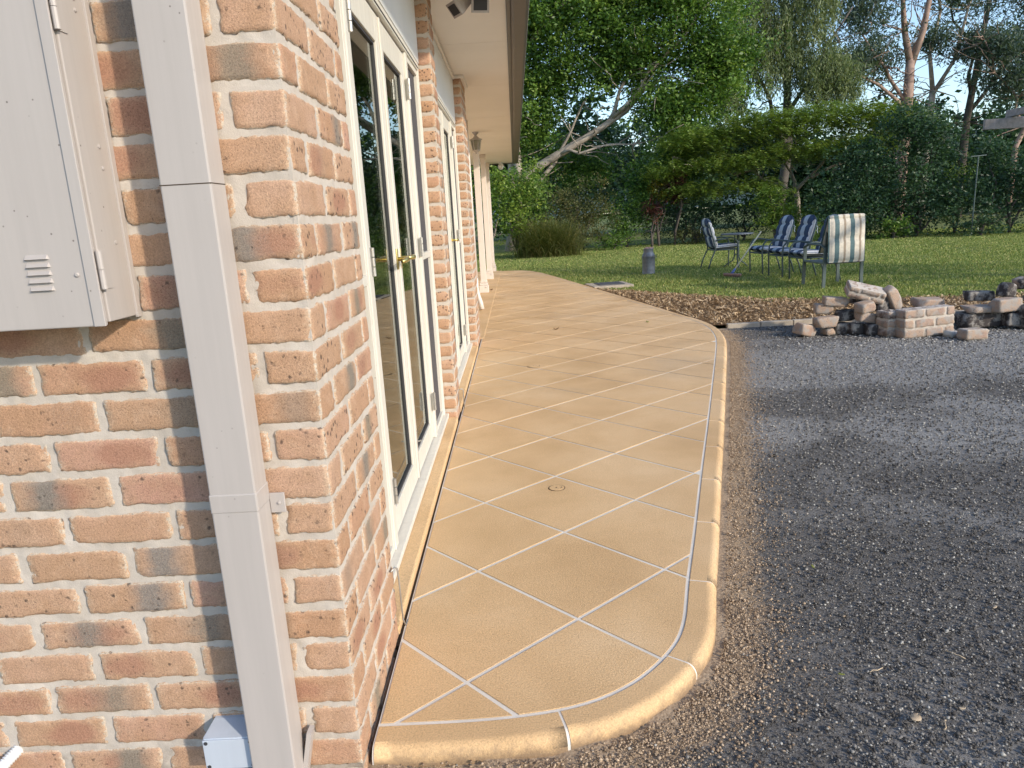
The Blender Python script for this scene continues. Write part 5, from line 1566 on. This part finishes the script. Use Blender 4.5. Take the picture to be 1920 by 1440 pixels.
for (x, y, z, rx, ry, rz, n) in ((7.2, 25.6, 3.6, 1.6, 1.2, 0.6, 190), (9.3, 25.3, 4.0, 1.9, 1.3, 0.6, 240), (11.4, 25.4, 4.2, 2.0, 1.3, 0.55, 240), (13.5, 25.5, 4.1, 1.7, 1.2, 0.6, 190), (8.2, 25.0, 2.8, 1.6, 0.9, 0.32, 150), (10.3, 24.9, 3.1, 1.7, 0.9, 0.35, 170), (12.6, 25.0, 3.2, 1.5, 0.9, 0.35, 130), (7.2, 25.0, 2.0, 1.2, 0.8, 0.3, 90), (9.0, 24.8, 2.0, 1.1, 0.7, 0.35, 80), (6.0, 25.4, 2.7, 1.0, 0.8, 0.4, 70), (15.0, 25.8, 3.8, 1.0, 0.9, 0.4, 70)):
    n = int(n * 2.6)
    u = nrm(rng.normal(size=(n, 3))); r = rng.random(n) ** 0.4
    cs.append(np.array([x, y, z]) + u * r[:, None] * np.array([rx, ry, rz]))
V, lr = fronds(np.concatenate(cs), 0.58, 9)
crown_obj('crown', e, V, lr, 'leaf_feather', b)

# shrubs of the border
GSH = 'shrubs along the garden border'
def shrub(name, x, y, blobs, per, spread, leaf, mat, label, droop=0.3, bark='bark_dark', shell=0.4):
    limbs = [(wander((x, y, GZ), (x + 0.1, y, blobs[0][2]), 4, 0.05, int(x * 7 + y)), 0.05, 0.03)]
    for i, q in enumerate(blobs): limbs.append((wander((x, y, 0.1), (q[0], q[1], q[2]), 5, 0.05, i + 3), 0.04, 0.015))
    return tree(name, (x, y, GZ), limbs, blobs, per, spread, leaf, mat, bark, label, GSH, droop=droop, ntwig=14, twl=0.6, twr=0.012, cat='shrub', shell=shell)
shrub('bushy_shrub', 0.5, 23.0, [(-0.3, 23, 2.2, 1.2, .9, .9, 70), (0.4, 23, 1.4, 0.8, .8, 1.0, 60), (0.9, 23.2, 2.4, 0.6, .6, .6, 30)], 34, 0.16, (0.12, 0.06), 'leaf_bright', 'light green leafy shrub reaching up beside the verandah end')
shrub('bushy_shrub', 2.6, 25.0, [(2.3, 25, 1.5, 1.3, 1.0, 1.2, 150), (3.2, 25, 1.2, 0.9, .9, 1.0, 80), (2.4, 25, 0.4, 1.3, 0.9, 0.5, 50)], 36, 0.14, (0.08, 0.045), 'leaf_olive', 'rounded olive brown shrub behind the arching grass clump')
shrub('bushy_shrub', 4.6, 26.0, [(4.4, 26, 0.8, 0.9, .8, 0.9, 80), (5.3, 26, 1.3, 0.8, .7, 0.8, 60)], 30, 0.15, (0.10, 0.05), 'leaf_mid', 'mid green shrub below the hanging limbs of the big tree')
shrub('bushy_shrub', 6.8, 26.6, [(6.4, 26.6, 0.8, 1.0, .8, 0.8, 80), (7.4, 26.6, 1.0, 0.9, .8, 0.9, 70)], 30, 0.15, (0.09, 0.045), 'leaf_dark', 'dark shrub behind the milk can and the round table')
shrub('bushy_shrub', 9.0, 26.2, [(8.4, 26.2, 0.8, 1.1, .8, 0.9, 80), (9.6, 26.2, 0.9, 1.1, .8, 0.9, 80)], 30, 0.15, (0.09, 0.045), 'leaf_dark', 'dark low shrub under the feathery tree behind the table')
shrub('bushy_shrub', 9.35, 23.8, [(9.4, 23.8, 1.0, 0.9, .6, 0.65, 90), (9.1, 23.8, 1.5, 0.5, .4, 0.35, 30), (9.9, 23.8, 0.5, 0.7, .5, 0.4, 40)], 34, 0.12, (0.12, 0.035), 'leaf_bright', 'small vivid green shrub with fine leaves behind the chairs', 0.1)
shrub('bushy_shrub', 11.6, 22.8, [(11.4, 22.9, 1.2, 1.2, 0.9, 1.2, 130), (11.9, 22.9, 2.6, 0.9, .8, 0.9, 80), (12.2, 22.6, 0.6, 1.2, .7, .7, 70)], 36, 0.17, (0.12, 0.055), 'leaf_dark', 'tall dark shrub behind the chair with the draped cushion')
shrub('bushy_shrub', 13.4, 22.4, [(13.2, 22.5, 1.5, 1.3, 1.0, 1.5, 170), (13.7, 22.5, 3.0, 1.0, .9, 1.0, 110), (12.9, 22.5, 3.5, 0.6, .5, 0.5, 40), (14.3, 22.2, 1.0, 1.0, .8, 1.0, 90)], 36, 0.17, (0.12, 0.055), 'leaf_dark', 'tallest dark dense shrub of the border beside the tee topped pole')
shrub('bushy_shrub', 15.9, 21.6, [(15.6, 21.7, 1.2, 1.2, .9, 1.2, 130), (16.6, 21.4, 1.7, 1.2, .9, 1.1, 120), (15.2, 21.8, 2.4, 0.6, .5, 0.6, 40)], 34, 0.16, (0.10, 0.05), 'leaf_dark', 'dark blue green shrub behind the tee topped pole')
shrub('bushy_shrub', 18.0, 20.4, [(17.6, 20.6, 1.4, 1.3, 1.0, 1.4, 130), (19, 20, 1.6, 1.3, 1.0, 1.5, 120)], 34, 0.16, (0.10, 0.05), 'leaf_dark', 'dark shrub closing the border beyond the pergola beam')
shrub('bushy_shrub', 15.1, 23.2, [(15.1, 23.2, 1.7, 0.5, .4, 0.7, 40)], 26, 0.12, (0.10, 0.04), 'leaf_bright', 'light yellow green sapling showing between the dark shrubs')
shrub('croton_bush', 6.3, 25.6, [(6.3, 25.6, 1.9, 0.4, .35, 0.45, 18), (6.5, 25.6, 2.3, 0.3, .3, 0.25, 10)], 20, 0.14, (0.22, 0.05), 'leaf_red', 'dark red leaved garden plant under the big tree', 0.4)
shrub('croton_bush', 5.7, 25.5, [(5.7, 25.5, 1.95, 0.4, .3, 0.35, 18)], 20, 0.10, (0.15, 0.05), 'leaf_yellow', 'yellow leaved garden plant beside the dark red one', 0.2)
shrub('cordyline', 5.4, 25.2, [(5.4, 25.2, 1.1, 0.28, .25, 0.5, 9)], 14, 0.12, (0.35, 0.05), 'leaf_red', 'reddish strappy plant in front of the border below the big tree', 0.8)
# low leafy fringe
for i, (x, y, mt, lab) in enumerate(((3.9, 24.6, 'leaf_mid', 'low green plant at the lawn edge beside the olive shrub'), (7.0, 25.6, 'leaf_olive', 'low olive plant at the lawn edge below the red leaved plant'), (10.6, 22.4, 'leaf_mid', 'low leafy plant at the lawn edge behind the striped chairs'), (14.6, 21.0, 'leaf_dark', 'low leafy plant at the foot of the tee topped pole'), (12.4, 21.9, 'leaf_mid', 'low ferny plant under the tallest dark shrub'))):
    shrub('low_plant', x, y, [(x, y, 0.25, 0.7, .4, 0.35, 34)], 24, 0.11, (0.12, 0.045), mt, lab, 0.1)

# arching clump of strap leaved grass
gc = empty('grass_clump', (1.5, 22.6, GZ))
tag(gc, 'arching clump of long strap leaved grass at the lawn edge', 'grass')
n = 4200
a = rng.uniform(0, 6.283, n); L = 0.6 + 1.25 * rng.random(n) ** 1.2; b0_ = rng.normal(0, 0.16, (n, 2)); el = np.clip(rng.normal(1.15, 0.30, n), 0.35, 1.55)
V = []; segs = 5
for q in range(segs + 1):
    t = q / segs
    rad = L * (t * np.cos(el) + 0.36 * t * t * np.sin(el)); z = L * (t * np.sin(el) - 0.50 * t ** 3 * np.cos(el * 0.75))
    w = 0.011 * (1 - t) + 0.002
    c = np.stack([b0_[:, 0] * 2.2 + np.cos(a) * rad, b0_[:, 1] + np.sin(a) * rad, np.maximum(z, 0.01)], 1)
    s = np.stack([-np.sin(a) * w, np.cos(a) * w, np.zeros(n)], 1)
    V.append(np.stack([c - s, c + s], 1))
V = np.stack(V, 1).reshape(-1, 3)
st_ = (np.arange(n) * (segs + 1) * 2)[:, None] + (np.arange(segs) * 2)[None]
F = np.stack([st_, st_ + 1, st_ + 3, st_ + 2], -1).reshape(-1, 4)
link('blades', np_mesh('blades', V, F, {'lr': np.repeat(rng.random(n), (segs + 1) * 2)}), 'leaf_strap', gc)

# bare grey stems seen past the verandah
bs = empty('bare_shrub', (-0.6, 24.5, GZ))
tag(bs, 'bare grey branching shrub seen past the verandah posts', 'shrub')
lm = [(wander((-0.5, 24.5, GZ), (-0.9, 24.4, 2.4), 6, 0.03, 70), 0.05, 0.02), (wander((-0.5, 24.5, 0), (0.1, 24.4, 2.2), 6, 0.03, 71), 0.04, 0.015), (wander((-0.7, 24.5, 0), (-1.7, 24.4, 2.0), 6, 0.03, 72), 0.04, 0.015)]
limb_mesh(lm + twigs_from(lm, 40, 0.7, 0.012, 8), (-0.6, 24.5, GZ)).build('stems', 'bark_pale', bs)

# trees standing over the drive, beyond the frame, which shade the lawn
b = (14.5, 4.6, GZ)
tree('fig_tree', b, [(wander(b, (14.3, 4.8, 4.5), 5, 0.02, 81), 0.25, 0.15), (wander((14.3, 4.8, 4), (12.8, 5.6, 6.5), 5, 0.04, 82), 0.1, 0.04), (wander((14.3, 4.8, 4), (15.8, 4.4, 6.8), 5, 0.04, 83), 0.1, 0.04)],
     [(13.2, 5.6, 6.0, 1.9, 1.6, 1.4, 90), (15.3, 4.2, 6.6, 2.0, 1.8, 1.6, 90), (14.4, 5.0, 4.6, 2.4, 2.0, 0.9, 70), (13.8, 6.6, 4.6, 1.5, 1.2, 1.0, 40)], 34, 0.27, (0.2, 0.11), 'leaf_mid', 'bark', 'leafy shade tree standing beside the drive opposite the doors', ntwig=20, dens=0.3)

# woodland beyond, read as one mass
P, C = clumps([(x, 46 + 4 * math.sin(x), (3.6 if 8 < x < 19 else 4.0 if x <= 8 else 3.0) + 0.9 * math.sin(x * 1.7), 3.0, 2.0, (3.4 if 8 < x < 19 else 4.0 if x <= 8 else 3.0) + 0.9 * math.sin(x * 2.3), 170) for x in np.arange(-8, 44, 2.6)], 26, 0.45)
V, lr = leaf_arrays(P, 0.42, 0.22, 0.3, C)
o = crown_obj('far_wood', None, V, lr, 'leaf_dark', (0, 0, 0))
tag(o, 'dark woodland beyond the garden border', 'wood', kind='stuff')
# blue wooded ridge
M['ridge'] = simple('ridge_forest', (0.07, 0.11, 0.10), 0.95, 0.4, 0.02, 0.3, 0.6)
X_, Y_ = np.meshgrid(np.arange(-600, 1000, 20.0), np.arange(300, 760, 20.0))
Z_ = 46 * np.exp(-((Y_ - 520) / 130) ** 2) * (1.0 + 0.25 * np.sin(X_ * 0.006 + 1.4) + 0.1 * np.sin(X_ * 0.021)) * (0.55 + 0.45 * np.tanh((X_ - 120) / 160)) - 1.0 + rng.normal(0, 0.9, X_.shape)
nx_ = X_.shape[1]
i_ = np.arange(X_.shape[0] - 1)[:, None] * nx_ + np.arange(nx_ - 1)[None]
o = link('hill', np_mesh('hill', np.stack([X_.ravel(), Y_.ravel(), Z_.ravel()], 1), np.stack([i_, i_ + 1, i_ + nx_ + 1, i_ + nx_], -1).reshape(-1, 4)), 'ridge', None, True)
tag(o, kind='structure')
